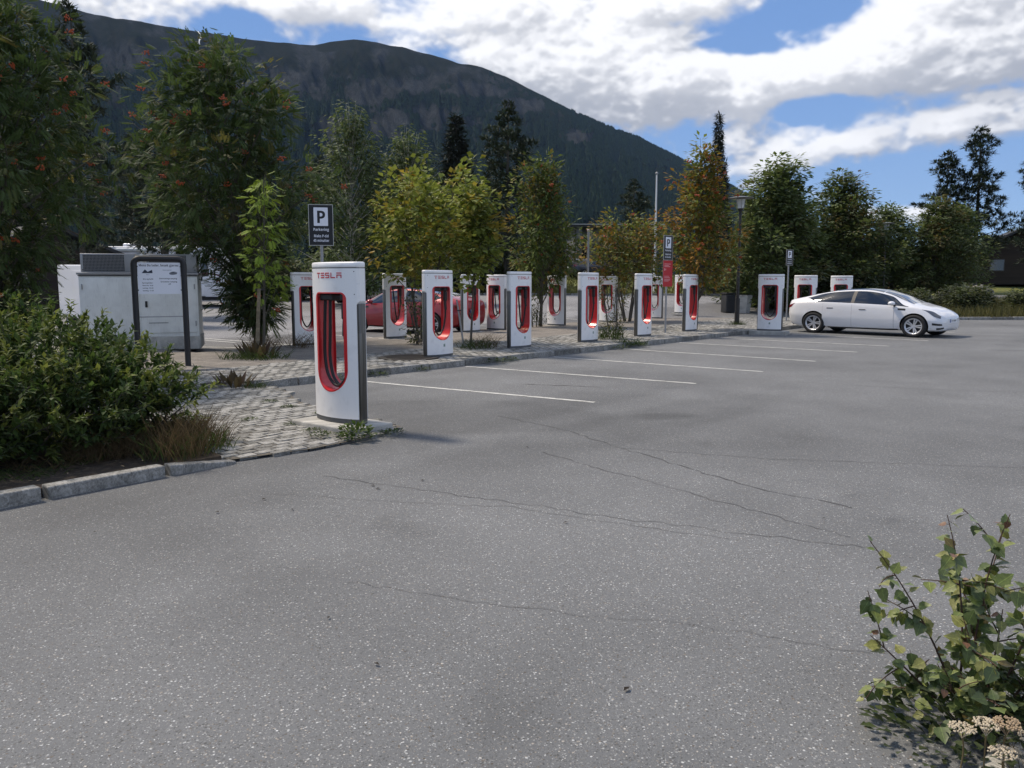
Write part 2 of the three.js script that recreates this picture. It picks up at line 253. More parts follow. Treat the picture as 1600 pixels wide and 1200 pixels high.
const soilMap = dataTex(512, 512, (x, y) => { const n = fbm(x / 20, y / 20, 2, 4), r = hash3(x, y, 7), v = 34 + n * 40 + r * 26; return [v * 1.1, v * 0.95, v * 0.78]; }, true);
const JOINT = std({ map: gritMap, color: lin(0.6, 0.59, 0.54), roughness: 1, bumpMap: grainBump, bumpScale: 0.01 });
const SOIL = std({ map: soilMap, roughness: 1, bumpMap: grainBump, bumpScale: 0.02 });
structure('path', slab([...pathFront, ...pathBack.slice().reverse()], 0.118, 0.14), GRIT);
const kerbLine = [[-5.4, -12.2], [-4.1, -12.75], along(0, -0.06), along(29.4, -0.06)];
const islandSett = [[-6.6, -12.9], ...kerbLine.map(([x, z], i) => (i < 2 ? [x, z] : [x, z])), [12.3, -35.9], ...pathFront.slice().reverse().slice(0, -1)];
structure('sett_bed', slab(islandSett, 0.116, 0.11), JOINT);
const backStrip = [...pathBack, [5.2, -35.9], [0.9, -30], [-2.1, -26.0], [-4.5, -22.4], [-5.9, -19.6], [-7.0, -18.2], [-11, -21.4], [-12, -20], [-8.4, -16.9]];
structure('back_verge', slab(backStrip, 0.105, 0.13), GRIT);
// sett blocks: the rows run along the kerb
const apron = [[-2.6, -7.42], [-1.95, -7.95], [-1.5, -8.55], [-1.25, -9.2], [-2.1, -10.1], [-2.95, -11.2], [-3.35, -12.2], [-3.75, -12.85], [-5.2, -12.3], [-7, -12.4], [-6.4, -9.4], [-3.6, -9.2], [-3.35, -8.25]];
structure('sett_bed', fill(apron, 0.031), JOINT);
const blocks = [0, 1, 2, 3, 4, 5].map((s) => { const g = new THREE.BoxGeometry(0.186, 0.06, 0.106, 1, 1, 1), h = rng(90 + s);
  // worn block: narrower, uneven top
  const p = g.attributes.position, key = {}; for (let i = 0; i < p.count; i++) { const k = [p.getX(i) > 0, p.getY(i) > 0, p.getZ(i) > 0].join(); key[k] ??= [(h() - 0.5) * 0.016, (h() - 0.5) * 0.011, (h() - 0.5) * 0.014]; const q = key[k], up = p.getY(i) > 0; p.setXYZ(i, p.getX(i) * (up ? 0.95 : 1.01) + q[0], p.getY(i) + (up ? q[1] : 0), p.getZ(i) * (up ? 0.93 : 1.01) + q[2]); }
  g.computeVertexNormals(); const u = g.attributes.uv; for (let i = 0; i < u.count; i++) u.setXY(i, p.getX(i) + s * 0.31, p.getZ(i) + p.getY(i) + s * 0.17); return g; });
const paving = new THREE.Group(); paving.name = 'sett_paving'; paving.userData.kind = 'structure'; scene.add(paving);
{
  const all = [], far = [], rs = rng(5), turn = -Math.atan2(ROW.z, ROW.x), holes = [[-2.09, -16.75, 0.62]];
  const lay = (poly, top, oMin, oMax, sMin, sMax) => {
    let row = 0; for (let o = oMin; o < oMax; o += 0.121, row++) for (let s = sMin + (row % 2) * 0.1 + rs() * 0.03; s < sMax; s += 0.2) {
      const w = Math.sin(s * 0.8) * 0.03, [x, z] = along(s, o + w); if (!inPoly(poly, x, z)) continue;
      if (holes.some(([a, b, r]) => Math.hypot(x - a, z - b) < r)) continue;
      all.push([x, top - 0.03 + (rs() - 0.5) * 0.006, z, turn + (rs() - 0.5) * 0.06, (rs() * 6) | 0, (rs() * 5) | 0, (rs() - 0.5) * 0.03, (rs() - 0.5) * 0.03]);
    }
  };
  lay(apron, 0.04, -5, 6, -8, 6); lay(islandSett, 0.126, -4.2, 0, -3, 33);
  all.sort((a, b) => Math.hypot(a[0], a[2]) - Math.hypot(b[0], b[2]));
  const mats = SETT.map(() => []);
  all.forEach((b, i) => {
    const m = new THREE.Mesh(blocks[b[4]], SETT[b[5]]); m.name = 'sett'; m.position.set(b[0], b[1] + land(b[0], b[2]), b[2]); m.rotation.set(b[6], b[3], b[7]);
    if (i < 300) paving.add(m); else { m.updateMatrix(); mats[b[5]].push(plain(blocks[b[4]]).applyMatrix4(m.matrix)); }
  });
  mats.forEach((l, i) => { const m = part('sett', mergeGeometries(l), SETT[i], paving); m.userData.kind = 'stuff'; });
}
// shrub bed soil
structure('shrub_bed', slab([[-4.9, -4.6], [-3.02, -6.96], [-2.66, -7.4], [-3.35, -8.3], [-3.6, -9.3], [-6.4, -9.5], [-9, -9], [-9, -4.4]], 0.075, 0.08), SOIL);
structure('shrub_bed', slab([[2.75, -3.28], [1.8, -2.68], [1.52, -2.4], [1.22, -1.6], [4, -1.2], [4, -3.6]], 0.05, 0.08), SOIL);
// round cast iron cover in the setts
const IRON = std({ color: lin(0.055, 0.05, 0.045), roughness: 0.75, metalness: 0.5, bumpMap: grainBump, bumpScale: 0.004 });
{
  const t = thing('manhole_cover', 'round dark iron cover set in the grey setts beside the kerb', 'manhole cover', [-2.09, 0.1, -16.75]);
  const ring = new THREE.LatheGeometry([[0.5, 0], [0.62, 0], [0.62, 0.035], [0.6, 0.045], [0.52, 0.045], [0.5, 0.03]].map((p) => new THREE.Vector2(...p)), 40); part('frame', ring, IRON, t);
  const ribs = []; for (let i = -4; i <= 4; i++) ribs.push(box(2 * Math.sqrt(0.47 ** 2 - (i * 0.1) ** 2), 0.012, 0.045, 0, 0.04, i * 0.1));
  part('lid', merge([new THREE.CylinderGeometry(0.495, 0.495, 0.03, 40).translate(0, 0.02, 0), ...ribs]), IRON, t);
}

// ---------- charging posts ----------
const paintedTex = dataTex(512, 512, (x, y) => { const n = fbm(x / 60, y / 60, 5, 4), s = fbm(x / 3, y / 40, 2, 3), r = hash3(x, y, 4); const v = 236 - (n > 0.58 ? (n - 0.58) * 40 : 0) - (s > 0.72 ? (s - 0.72) * 50 : 0) - (r > 0.9985 ? 60 : 0); return [v, v, v - 1]; }, true);
const WHITE = new THREE.MeshPhysicalMaterial({ map: paintedTex, roughness: 0.42, clearcoat: 0.25, clearcoatRoughness: 0.25 });
const RED = new THREE.MeshPhysicalMaterial({ color: lin(0.58, 0.018, 0.024), roughness: 0.34, clearcoat: 0.5, clearcoatRoughness: 0.2, side: THREE.DoubleSide });
const BLACK = std({ color: lin(0.018, 0.018, 0.019), roughness: 0.55 });
const RUBBER = std({ color: lin(0.013, 0.013, 0.014), roughness: 0.5 });
const brushed = dataTex(256, 64, (x, y) => { const v = 100 + (hash3(x, 0, 3) - 0.5) * 60 + (fbm(x / 9, y / 60, 1, 3) - 0.5) * 50; return [v, v * 0.985, v * 0.955]; }, true); brushed.repeat.set(4, 1);
const STEEL = std({ map: brushed, metalness: 0.85, roughness: 0.36 });
const SKIRT = std({ color: lin(0.11, 0.115, 0.12), roughness: 0.6, metalness: 0.3 });
const concreteMap = dataTex(512, 512, (x, y) => { const n = fbm(x / 70, y / 70, 9, 5) - 0.5, r = hash3(x, y, 3) - 0.5, p = fbm(x / 4, y / 4, 1, 2) > 0.72 ? -26 : 0; const v = 172 + n * 60 + r * 16 + p; return [v, v * 0.99, v * 0.95]; }, true);
const CONCRETE = std({ map: concreteMap, roughness: 0.92, bumpMap: grainBump, bumpScale: 0.003 });
const LETTER_RED = std({ color: lin(0.5, 0.02, 0.03), roughness: 0.4 });
const HALF = 0.4, HT = 1.77, bulge = (x) => 0.052 + 0.098 * (1 - (x / HALF) ** 2);
function planShape(sx = 1, sz = 1) {
  const p = [], N = 28, r = 0.02; for (let i = 0; i <= N; i++) { const x = lerp(-HALF + r, HALF - r, i / N); p.push([x * sx, bulge(x) * sz]); }
  p.push([HALF * sx, (bulge(HALF) - 0.018) * sz], [HALF * sx, -(bulge(HALF) - 0.018) * sz]);
  for (let i = N; i >= 0; i--) { const x = lerp(-HALF + r, HALF - r, i / N); p.push([x * sx, -bulge(x) * sz]); }
  p.push([-HALF * sx, -(bulge(HALF) - 0.018) * sz], [-HALF * sx, (bulge(HALF) - 0.018) * sz]);
  return new THREE.Shape(p.map(([x, y]) => new THREE.Vector2(x, y)));
}
function prism(y0, y1, bev = 0, sx = 1, sz = 1) {
  const g = new THREE.ExtrudeGeometry(planShape(sx, sz), { depth: y1 - y0 - 2 * bev, bevelEnabled: bev > 0, bevelSize: bev, bevelThickness: bev, bevelOffset: -bev, bevelSegments: 4 });
  return g.rotateX(-Math.PI / 2).translate(0, y0 + bev, 0);
}
const SLOT = { w: 0.258, top: 1.44, r: 0.075, bot: 0.34 };
function slotShape(o = 0, asPath = false) {
  const s = asPath ? new THREE.Path() : new THREE.Shape(), w = SLOT.w - o, t = SLOT.top - o, r = SLOT.r - o * 0.6, cy = SLOT.bot + SLOT.w;
  s.moveTo(-w, cy); s.lineTo(-w, t - r); s.absarc(-w + r, t - r, r, Math.PI, Math.PI / 2, true); s.lineTo(w - r, t); s.absarc(w - r, t - r, r, Math.PI / 2, 0, true); s.lineTo(w, cy); s.absarc(0, cy, w, 0, -Math.PI, true); return s;
}
const through = (shape, d = 0.5, curve = 24) => new THREE.ExtrudeGeometry(shape, { depth: d, bevelEnabled: false, curveSegments: curve }).translate(0, 0, -d / 2);
const csg = new Evaluator(); csg.useGroups = false; csg.attributes = ['position', 'normal', 'uv'];
const brush = (g) => { const b = new Brush(g); b.updateMatrixWorld(); return b; };
const cut = (a, b, op = SUBTRACTION) => csg.evaluate(brush(a), brush(b), op).geometry;
const flatUV = (g, k = 1) => { const p = g.attributes.position, u = g.attributes.uv; for (let i = 0; i < p.count; i++) u.setXY(i, (p.getX(i) + p.getZ(i) * 0.7) * k, p.getY(i) * k); return g; };
const smooth = (g, a = 0.6) => flatUV(toCreasedNormals(g.index ? g.toNonIndexed() : g, a));
let shell = cut(prism(0.05, 1.7), through(slotShape()));
for (const s of [-1, 1]) {
  const r = new THREE.Shape(); r.moveTo(0.372, -0.1); r.lineTo(0.372, 1.29); r.absarc(0.372 + 0.07, 1.29, 0.07, Math.PI, Math.PI / 2, true); r.lineTo(0.6, 1.36); r.lineTo(0.6, -0.1);
  const g = through(r, 0.6, 8); shell = cut(shell, s > 0 ? g : g.rotateY(Math.PI));
}
shell = smooth(shell, 0.5);
const capGeo = smooth(prism(1.7035, HT, 0.02), 0.9);
const slotRing = (() => { const o = slotShape(-0.001); o.holes.push(slotShape(0.013, true)); return smooth(cut(prism(0.1, 1.6, 0, 1.012, 1.02), through(o), INTERSECTION), 0.5); })();
const steelGeo = [-1, 1].map((s) => smooth(cut(prism(0.03, 1.32, 0.004, 0.985, 0.95), box(0.1, 3, 1, s * 0.4245, 1, 0), INTERSECTION), 0.5));
const skirtGeo = smooth(prism(0, 0.058, 0, 0.975, 0.97), 0.5);
const capPlate = smooth(prism(1.66, 1.72, 0, 0.985, 0.97), 0.5);
function lettering() {
  const L = [], h = 0.06, t = 0.0115, y = 1.595;
  const bit = (x0, y0, x1, y1) => { const xm = (x0 + x1) / 2, g = new THREE.BoxGeometry(x1 - x0, y1 - y0, 0.003, 3, 1, 1), p = g.attributes.position; for (let i = 0; i < p.count; i++) { const x = p.getX(i) + xm; p.setXYZ(i, x, p.getY(i) + y + (y0 + y1) / 2, p.getZ(i) + bulge(x) + 0.0012); } g.computeVertexNormals(); L.push(g); };
  const w = 0.066, g = 0.022; let x = -(5 * w + 4 * g) / 2;
  bit(x, h - t, x + w, h); bit(x + w / 2 - t * 0.6, 0, x + w / 2 + t * 0.6, h - t * 1.7); x += w + g;                     // T
  for (const k of [0, (h - t) / 2, h - t]) bit(x, k, x + w, k + t); x += w + g;                                          // E
  bit(x, h - t, x + w, h); bit(x, h / 2 - t / 2, x + w, h / 2 + t / 2); bit(x, 0, x + w, t); bit(x, h / 2, x + t, h); bit(x + w - t, 0, x + w, h / 2); x += w + g; // S
  bit(x, 0, x + t, h); bit(x, 0, x + w, t); x += w + g;                                                                  // L
  bit(x, h - t, x + w, h); bit(x, 0, x + t, h - t * 1.9); bit(x + w - t, 0, x + w, h - t * 1.9); bit(x, h - t * 2.9, x + w, h - t * 1.9);              // A
  const front = merge(L); return merge([front, front.clone().rotateY(Math.PI)]);
}
const lettersGeo = lettering();
const plateMap = canvasTex(64, 80, (c, w, h) => { c.fillStyle = '#b9c2bd'; c.fillRect(0, 0, w, h); c.fillStyle = '#8fa39a'; c.fillRect(5, 5, w - 10, h - 10); c.fillStyle = '#26352f'; c.font = 'bold 46px sans-serif'; c.textAlign = 'center'; c.fillText('K', w / 2, 56); });
const PLATE = std({ map: plateMap, roughness: 0.5 });
const bolts = (() => { const l = []; for (const s of [-1, 1]) for (const y of [1.665, 1.42]) l.push(new THREE.CylinderGeometry(0.006, 0.006, 0.004, 10).rotateX(Math.PI / 2).rotateY(s * 0.32).translate(s * 0.355, y, bulge(0.355) + 0.001)); return l; })();
const holderGeo = merge([rbox(0.22, 0.075, 0.15, 0.02, -0.11, 1.385, 0.02), rbox(0.1, 0.08, 0.13, 0.02, 0.165, 1.39, 0.02)]);
const handleGeo = merge([rbox(0.07, 0.2, 0.075, 0.025, 0.165, 1.24, 0.05).rotateZ(0.0), tube([[0.165, 1.17, 0.05], [0.16, 1.08, 0.055], [0.165, 0.96, 0.065]], 0.027, 10, 8), rbox(0.05, 0.06, 0.05, 0.012, 0.165, 1.345, 0.04)]);
const cableSets = [
  [[[-0.17, 1.37, 0.05], [-0.195, 1.0, 0.05], [-0.2, 0.7, 0.05], [-0.13, 0.5, 0.06], [0.03, 0.4, 0.07], [0.19, 0.52, 0.07], [0.21, 0.72, 0.065], [0.17, 0.98, 0.07]], [[-0.11, 1.37, 0.03], [-0.125, 1.0, 0.03], [-0.13, 0.7, 0.035], [-0.06, 0.5, 0.05], [0.06, 0.395, 0.06]]],
  [[[-0.12, 1.37, 0.02], [-0.15, 0.95, 0.03], [-0.12, 0.6, 0.03], [0, 0.44, 0.03], [0.12, 0.56, 0.02], [0.17, 0.8, 0.04], [0.168, 1.0, 0.06]]],
  [[[-0.08, 1.37, 0.02], [-0.03, 0.95, 0.03], [0.02, 0.6, 0.03], [0.08, 0.5, 0.03], [0.13, 0.62, 0.02], [0.166, 0.99, 0.06]], [[-0.15, 1.37, 0], [-0.17, 0.8, 0], [-0.1, 0.5, 0], [0.0, 0.45, 0.02], [0.06, 0.6, 0.02]]],
].map((set) => set.map((p) => tube(p, 0.018, 48, 8)));
function makePost(name, label, variant, group) {
  const t = thing(name, label, 'charging post', [0, 0, 0], 0, group);
  part('shell', shell, WHITE, t); part('cap', capGeo, WHITE, t); part('seal', capPlate, SKIRT, t); part('slot_rim', slotRing, RED, t);
  for (const g of steelGeo) part('side_panel', g, STEEL, t);
  part('skirt', skirtGeo, SKIRT, t); part('lettering', lettersGeo, LETTER_RED, t); for (const b of bolts) part('bolt', b, SKIRT, t);
  part('cable_holder', holderGeo, BLACK, t); part('plug', handleGeo, BLACK, t);
  for (const c of cableSets[variant]) part('cable', c, RUBBER, t);
  return t;
}
const rowTurn = Math.atan2(OUT.x, OUT.z), endTurn = Math.atan2(-ROW.x, -ROW.z);
const G1 = 'white and red charging posts of the car park';
const posts = [0, 1, 2].map((v) => makePost('charging_post', ['white and red charging post standing alone nearest the camera on a pale concrete plinth'][v] ?? '', v, G1));
part('plinth', smooth(rbox(1.06, 0.16, 0.6, 0.02, 0.02, -0.085, 0.02), 0.4), CONCRETE, posts[0]);
posts[0].position.set(-1.93, 0.1, -9.22); posts[0].rotation.y = endTurn + 0.02;
const pad = smooth(rbox(0.9, 0.05, 0.4, 0.008, 0, -0.03, 0), 0.4);
const thinPad = (t, geo = pad) => part('plinth', geo, CONCRETE, t);
const frontRow = [[-1.53, -17.05, 'behind the kerb, between iron cover and thin staked tree', 1], [0.17, -19.41, 'behind the kerb, just right of the thin staked tree', 2], [1.97, -21.4, 'behind the kerb, left of the tall weedy stems', 1], [3.75, -23.65, 'behind the kerb, just left of the red notice', 2], [5.62, -26.1, 'behind the kerb, in front of the orange rowan trunk', 1]];
frontRow.forEach(([x, z, w, v], i) => {
  const label = 'white and red charging post ' + w;
  let t; if (i < 2) { t = posts[i ? 2 : 1]; t.position.set(x, 0.125, z); t.rotation.y = rowTurn; t.userData.label = label; thinPad(t); part('number_plate', new THREE.BoxGeometry(0.05, 0.062, 0.004).translate(0.03, 0.235, bulge(0.03) + 0.001), PLATE, t); }
  else t = copyOf(posts[v], label, [x, 0.125, z], rowTurn);
});
const backRow = [[-5.05, -20.25, rowTurn, 'half hidden behind the nearest post, beside the big rowan', 1], [-3.24, -22.85, rowTurn, 'in front of the red car bonnet', 2], [-1.3, -25.75, rowTurn, 'mostly hidden behind the thin staked tree', 1], [-0.5, -26.85, endTurn, 'of the back row, just right of the thin staked tree', 2], [1.6, -29.6, endTurn, 'of the back row, right of a thick rowan trunk', 1], [3.75, -32.2, endTurn, 'of the back row, mostly hidden by weedy stems', 2], [6.1, -35.4, endTurn, 'peeping out between kerbside post and red notice', 1], [7.95, -38.6, endTurn, 'peeping out left of the post at the orange rowan', 2]];
for (const [x, z, a, w, v] of backRow) copyOf(posts[v], 'white and red charging post ' + w, [x, 0.12 + land(x, z), z], a);
const sideRow = [[8.17, -26.15, 'on a concrete plinth at the tail of the white car', 0], [10.62, -30.0, 'rising behind the boot of the white car', 0], [12.75, -32.1, 'rising behind the roof of the white car', 0]];
const sidePlinth = smooth(rbox(1.14, 0.16, 0.56, 0.015, 0, -0.082, 0.03), 0.4);
for (const [x, z, w, v] of sideRow) { const t = copyOf(posts[1], 'white and red charging post ' + w, [x, 0.13, z], endTurn + 0.14); part('plinth', sidePlinth, CONCRETE, t); }

// ---------- cars ----------
function spline(T, x, k) { // Catmull-Rom through table rows, by x
  let i = 1; while (i < T.length - 1 && T[i][0] < x) i++;
  const p = [T[Math.max(0, i - 2)], T[i - 1], T[i], T[Math.min(T.length - 1, i + 1)]], t = clamp((x - p[1][0]) / (p[2][0] - p[1][0]));
  const h = p[2][0] - p[1][0], m1 = ((p[2][k] - p[0][k]) / (p[2][0] - p[0][0] || 1)) * h, m2 = ((p[3][k] - p[1][k]) / (p[3][0] - p[1][0] || 1)) * h, t2 = t * t, t3 = t2 * t;
  return (2 * t3 - 3 * t2 + 1) * p[1][k] + (t3 - 2 * t2 + t) * m1 + (-2 * t3 + 3 * t2) * p[2][k] + (t3 - t2) * m2;
}
// rows: x, bottom y, sill half width, mid y, mid half width, belt y, belt half width, roof edge y, roof edge half width, top y
function carSurface(T) {
  return (x, v, off = 0) => {
    const q = (xx) => T[0].map((_, k) => spline(T, xx, k)), ev = (xx, vv) => {
      const [, b, ws, ym, wm, yb, wb, ye, we, yt] = q(xx);
      const P = [[0, b], [ws * 0.8, b], [ws, b + 0.05], [wm, ym], [wb, yb], [we, ye], [we * 0.55, lerp(ye, yt, 0.86)], [0, yt]];
      const i = Math.min(6, Math.floor(vv)), t = vv - i, a = P[Math.max(0, i - 1)], p1 = P[i], p2 = P[i + 1], d = P[Math.min(7, i + 2)];
      const mm = (k) => { const k1 = i === 0 ? (k ? 0 : p2[0] - p1[0]) : (p2[k] - a[k]) / 2, k2 = i === 6 ? (k ? 0 : p2[0] - p1[0]) : (d[k] - p1[k]) / 2, s = 0.62; const t2 = t * t, t3 = t2 * t; return (2 * t3 - 3 * t2 + 1) * p1[k] + (t3 - 2 * t2 + t) * k1 * s + (-2 * t3 + 3 * t2) * p2[k] + (t3 - t2) * k2 * s; };
      return V(xx, mm(1), mm(0));
    };
    const p = ev(x, v); if (!off) return p;
    const e = 0.01, du = ev(x + e, v).sub(ev(x - e, v)), dv = ev(x, Math.min(7, v + e)).sub(ev(x, Math.max(0, v - e))), n = du.cross(dv).normalize(); if (n.z < -0.2 || (Math.abs(n.z) < 0.2 && n.y < 0)) n.negate();
    return p.addScaledVector(n, off);
  };
}
function patch(S, xs, lo, hi, off, mirror = 1, nv = 8) { // patch of the body surface between two curves v = lo(x), hi(x)
  const P = [], I = [], n = nv + 1; xs.forEach((x, i) => { for (let j = 0; j <= nv; j++) { const p = S(x, lerp(lo(x), hi(x), j / nv), off); P.push(p.x, p.y, p.z * mirror); if (i && j) { const a = (i - 1) * n + j - 1, b = a + 1, c = a + n, d = c + 1; if (mirror > 0) I.push(a, c, b, b, c, d); else I.push(a, b, c, b, d, c); } } });
  const g = new THREE.BufferGeometry(); g.setAttribute('position', new THREE.Float32BufferAttribute(P, 3)); g.setIndex(I); g.computeVertexNormals();
  let s = 0; for (let i = 0; i < g.attributes.normal.count; i++) s += g.attributes.normal.getZ(i) * mirror * 1 + g.attributes.normal.getY(i) * 0.6;
  if (s < 0) { for (let i = 0; i < I.length; i += 3) [I[i + 1], I[i + 2]] = [I[i + 2], I[i + 1]]; g.setIndex(I); g.computeVertexNormals(); }
  return g;
}
const range = (a, b, n) => Array.from({ length: n + 1 }, (_, i) => lerp(a, b, i / n));
const GLASS = new THREE.MeshPhysicalMaterial({ color: lin(0.012, 0.014, 0.016), roughness: 0.06, specularIntensity: 1, clearcoat: 1, clearcoatRoughness: 0.03 });
const RIM = std({ color: lin(0.62, 0.63, 0.65), metalness: 0.55, roughness: 0.35 }), TYRE = std({ color: lin(0.014, 0.014, 0.015), roughness: 0.8 });
const LAMP_RED = new THREE.MeshPhysicalMaterial({ color: lin(0.16, 0.008, 0.01), roughness: 0.2, clearcoat: 1 }), LAMP_CLEAR = new THREE.MeshPhysicalMaterial({ color: lin(0.09, 0.1, 0.12), roughness: 0.12, metalness: 0.4, clearcoat: 1 });
const plateCar = std({ map: canvasTex(128, 32, (c, w, h) => { c.fillStyle = '#e6e8ea'; c.fillRect(0, 0, w, h); c.fillStyle = '#1d3c8c'; c.fillRect(0, 0, 14, h); c.fillStyle = '#222'; for (const x of [26, 44, 64, 78, 92, 106]) c.fillRect(x, 8, 9, 16); }), roughness: 0.5 });
function wheelGeo(spokes, r = 0.335) {
  const tyre = new THREE.LatheGeometry([[0.235, -0.11], [0.29, -0.118], [r - 0.02, -0.105], [r, -0.07], [r, 0.07], [r - 0.02, 0.105], [0.29, 0.118], [0.242, 0.11], [0.236, 0.09]].map((p) => new THREE.Vector2(...p)), 40).rotateX(Math.PI / 2);
  const rim = [new THREE.LatheGeometry([[0.2, 0.075], [0.226, 0.098], [0.243, 0.104], [0.243, 0.06], [0.225, 0.02], [0.225, -0.05]].map((p) => new THREE.Vector2(...p)), 40).rotateX(Math.PI / 2)];
  for (let i = 0; i < spokes; i++) for (const s of [-1, 1]) {
    const g = new THREE.BoxGeometry(0.19, 0.034, 0.022), p = g.attributes.position; for (let k = 0; k < p.count; k++) { const o = p.getX(k) > 0 ? 1 : 0; p.setXYZ(k, p.getX(k) + 0.125, p.getY(k) * (o ? 1.25 : 0.8) + s * (o ? 0.036 : 0.013), p.getZ(k) + (o ? 0.085 : 0.066)); }
    rim.push(g.rotateZ((i / spokes) * Math.PI * 2));
  }
  rim.push(new THREE.CylinderGeometry(0.034, 0.04, 0.03, 16).rotateX(Math.PI / 2).translate(0, 0, 0.07));
  return { tyre, rim: merge(rim.map((g) => { g.computeVertexNormals(); return g; })), disc: new THREE.CylinderGeometry(0.222, 0.222, 0.02, 28).rotateX(Math.PI / 2).translate(0, 0, 0.02) };
}
const W5 = wheelGeo(5);
function makeCar(o) {
  const t = thing('car', o.label, 'car', o.pos, o.turn), S = carSurface(o.T), x0 = o.T[0][0], x1 = o.T[o.T.length - 1][0], NX = o.q ?? 64, NV = o.q ? 26 : 46;
  const PAINT = new THREE.MeshPhysicalMaterial({ color: o.color, roughness: 0.38, metalness: o.metal ?? 0, clearcoat: 1, clearcoatRoughness: 0.06 });
  const P = [], I = []; const M = 2 * NV + 1;
  for (let i = 0; i <= NX; i++) { const u = i / NX, x = lerp(x0, x1, u < 0.5 ? 0.5 * Math.pow(2 * u, 1.25) : 1 - 0.5 * Math.pow(2 - 2 * u, 1.25)); for (let j = -NV; j <= NV; j++) { const p = S(x, 7 * Math.abs(j) / NV); P.push(p.x, p.y, j === 0 ? 0 : p.z * Math.sign(j)); } }
  // sections run bottom centre (j=0) to roof centre on both sides
  for (let i = 0; i < NX; i++) for (let j = 0; j < 2 * NV; j++) { const a = i * M + j, b = a + 1, c = a + M, d = c + 1; I.push(a, b, c, b, d, c); }
  for (const [i, f] of [[0, 0], [NX, 1]]) { const c = P.length / 3; let y = 0; for (let j = 0; j < M; j++) y += P[(i * M + j) * 3 + 1] / M; P.push(P[i * M * 3], y, 0); for (let j = 0; j < 2 * NV; j++) f ? I.push(c, i * M + j, i * M + j + 1) : I.push(c, i * M + j + 1, i * M + j); }
  let body = new THREE.BufferGeometry(); body.setAttribute('position', new THREE.Float32BufferAttribute(P, 3)); body.setIndex(I); body = mergeVertices(body, 1e-4); body.computeVertexNormals();
  let vol = 0; { const p = body.attributes.position, ix = body.index; const a = V(), b = V(), c = V(); for (let i = 0; i < ix.count; i += 3) { a.fromBufferAttribute(p, ix.getX(i)); b.fromBufferAttribute(p, ix.getX(i + 1)); c.fromBufferAttribute(p, ix.getX(i + 2)); vol += a.dot(b.cross(c)); } if (vol < 0) { const arr = ix.array; for (let i = 0; i < arr.length; i += 3) { const q = arr[i + 1]; arr[i + 1] = arr[i + 2]; arr[i + 2] = q; } body.computeVertexNormals(); } }
  body.setAttribute('uv', new THREE.BufferAttribute(new Float32Array(body.attributes.position.count * 2), 2));
  const ev = new Evaluator(); ev.attributes = ['position', 'normal', 'uv']; ev.useGroups = true;
  let B = new Brush(body, PAINT); B.updateMatrixWorld();
  for (const x of o.wheels) for (const s of [-1, 1]) { const c = new Brush(new THREE.CylinderGeometry(o.arch ?? 0.375, o.arch ?? 0.375, 0.6, 40).rotateX(Math.PI / 2).translate(x, 0.345, s * 0.88), BLACK); c.updateMatrixWorld(); B = ev.evaluate(B, c, SUBTRACTION); }
  const bm = new THREE.Mesh(B.geometry, B.material); bm.name = 'body'; t.add(bm);
  for (const x of o.wheels) for (const s of [-1, 1]) { const w = new THREE.Group(); w.name = 'wheel'; w.position.set(x, 0.335, s * (o.track ?? 0.82)); if (s < 0) w.rotation.y = Math.PI; t.add(w); part('tyre', W5.tyre, TYRE, w); part('rim', W5.rim, RIM, w); part('brake_disc', W5.disc, BLACK, w); }
  for (const s of [-1, 1]) {
    for (const d of o.doors ?? []) { // door: proud skin over a black patch that paints the shaded seam
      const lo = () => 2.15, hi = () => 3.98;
      part('door_seam_shade', patch(S, range(d[0] - 0.002, d[1] + 0.002, 14), () => 2.14, hi, 0.0015, s, 12), BLACK, t);
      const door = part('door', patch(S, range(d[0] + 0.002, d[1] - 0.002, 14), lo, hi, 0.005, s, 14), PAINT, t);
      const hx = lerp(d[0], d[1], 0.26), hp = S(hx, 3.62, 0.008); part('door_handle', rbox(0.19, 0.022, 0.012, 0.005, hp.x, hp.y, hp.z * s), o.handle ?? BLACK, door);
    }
    for (const w of o.windows) part('side_window', patch(S, range(w[0], w[1], 24), w[2], w[3], 0.004, s, 8), GLASS, t);
    if (o.pillar) part('door_pillar', patch(S, range(o.pillar[0], o.pillar[1], 4), winLo, winHi, 0.003, s, 8), BLACK, t);
    if (o.sill) part('sill', patch(S, range(o.sill[0], o.sill[1], 20), () => 1.25, () => 2.03, 0.004, s, 5), BLACK, t);  // black strip along the sill, painted in as the shade of a crease
    for (const l of o.heads ?? []) part('headlight', patch(S, range(l[0], l[1], 10), l[2], l[3], 0.006, s, 4), LAMP_CLEAR, t);
    for (const l of o.tails ?? []) part('tail_light', patch(S, range(l[0], l[1], 8), l[2], l[3], 0.006, s, 4), LAMP_RED, t);
    for (const l of o.vents ?? []) part('vent', patch(S, range(l[0], l[1], 6), l[2], l[3], 0.005, s, 3), BLACK, t);
    if (o.mirror) { const [mx, my, mz] = o.mirror; const g = new THREE.SphereGeometry(0.1, 16, 12); g.scale(0.95, 0.68, 1.0); part('mirror', merge([g.translate(mx, my, (mz + 0.02) * s)]), PAINT, t); part('mirror_foot', bar([mx + 0.06, my - 0.09, (mz - 0.14) * s], [mx, my - 0.03, mz * s], 0.025), BLACK, t); }
  }
  for (const [n, a, b, v0] of o.top ?? []) for (const s of [-1, 1]) part(n, patch(S, range(a, b, 22), v0, () => 7, 0.004, s, 10), GLASS, t);
  if (o.plateF) part('number_plate', new THREE.BoxGeometry(0.012, 0.11, 0.5).translate(...o.plateF), plateCar, t);
  if (o.plateR) part('number_plate', new THREE.BoxGeometry(0.012, 0.11, 0.5).translate(...o.plateR), plateCar, t);
  return t;
}
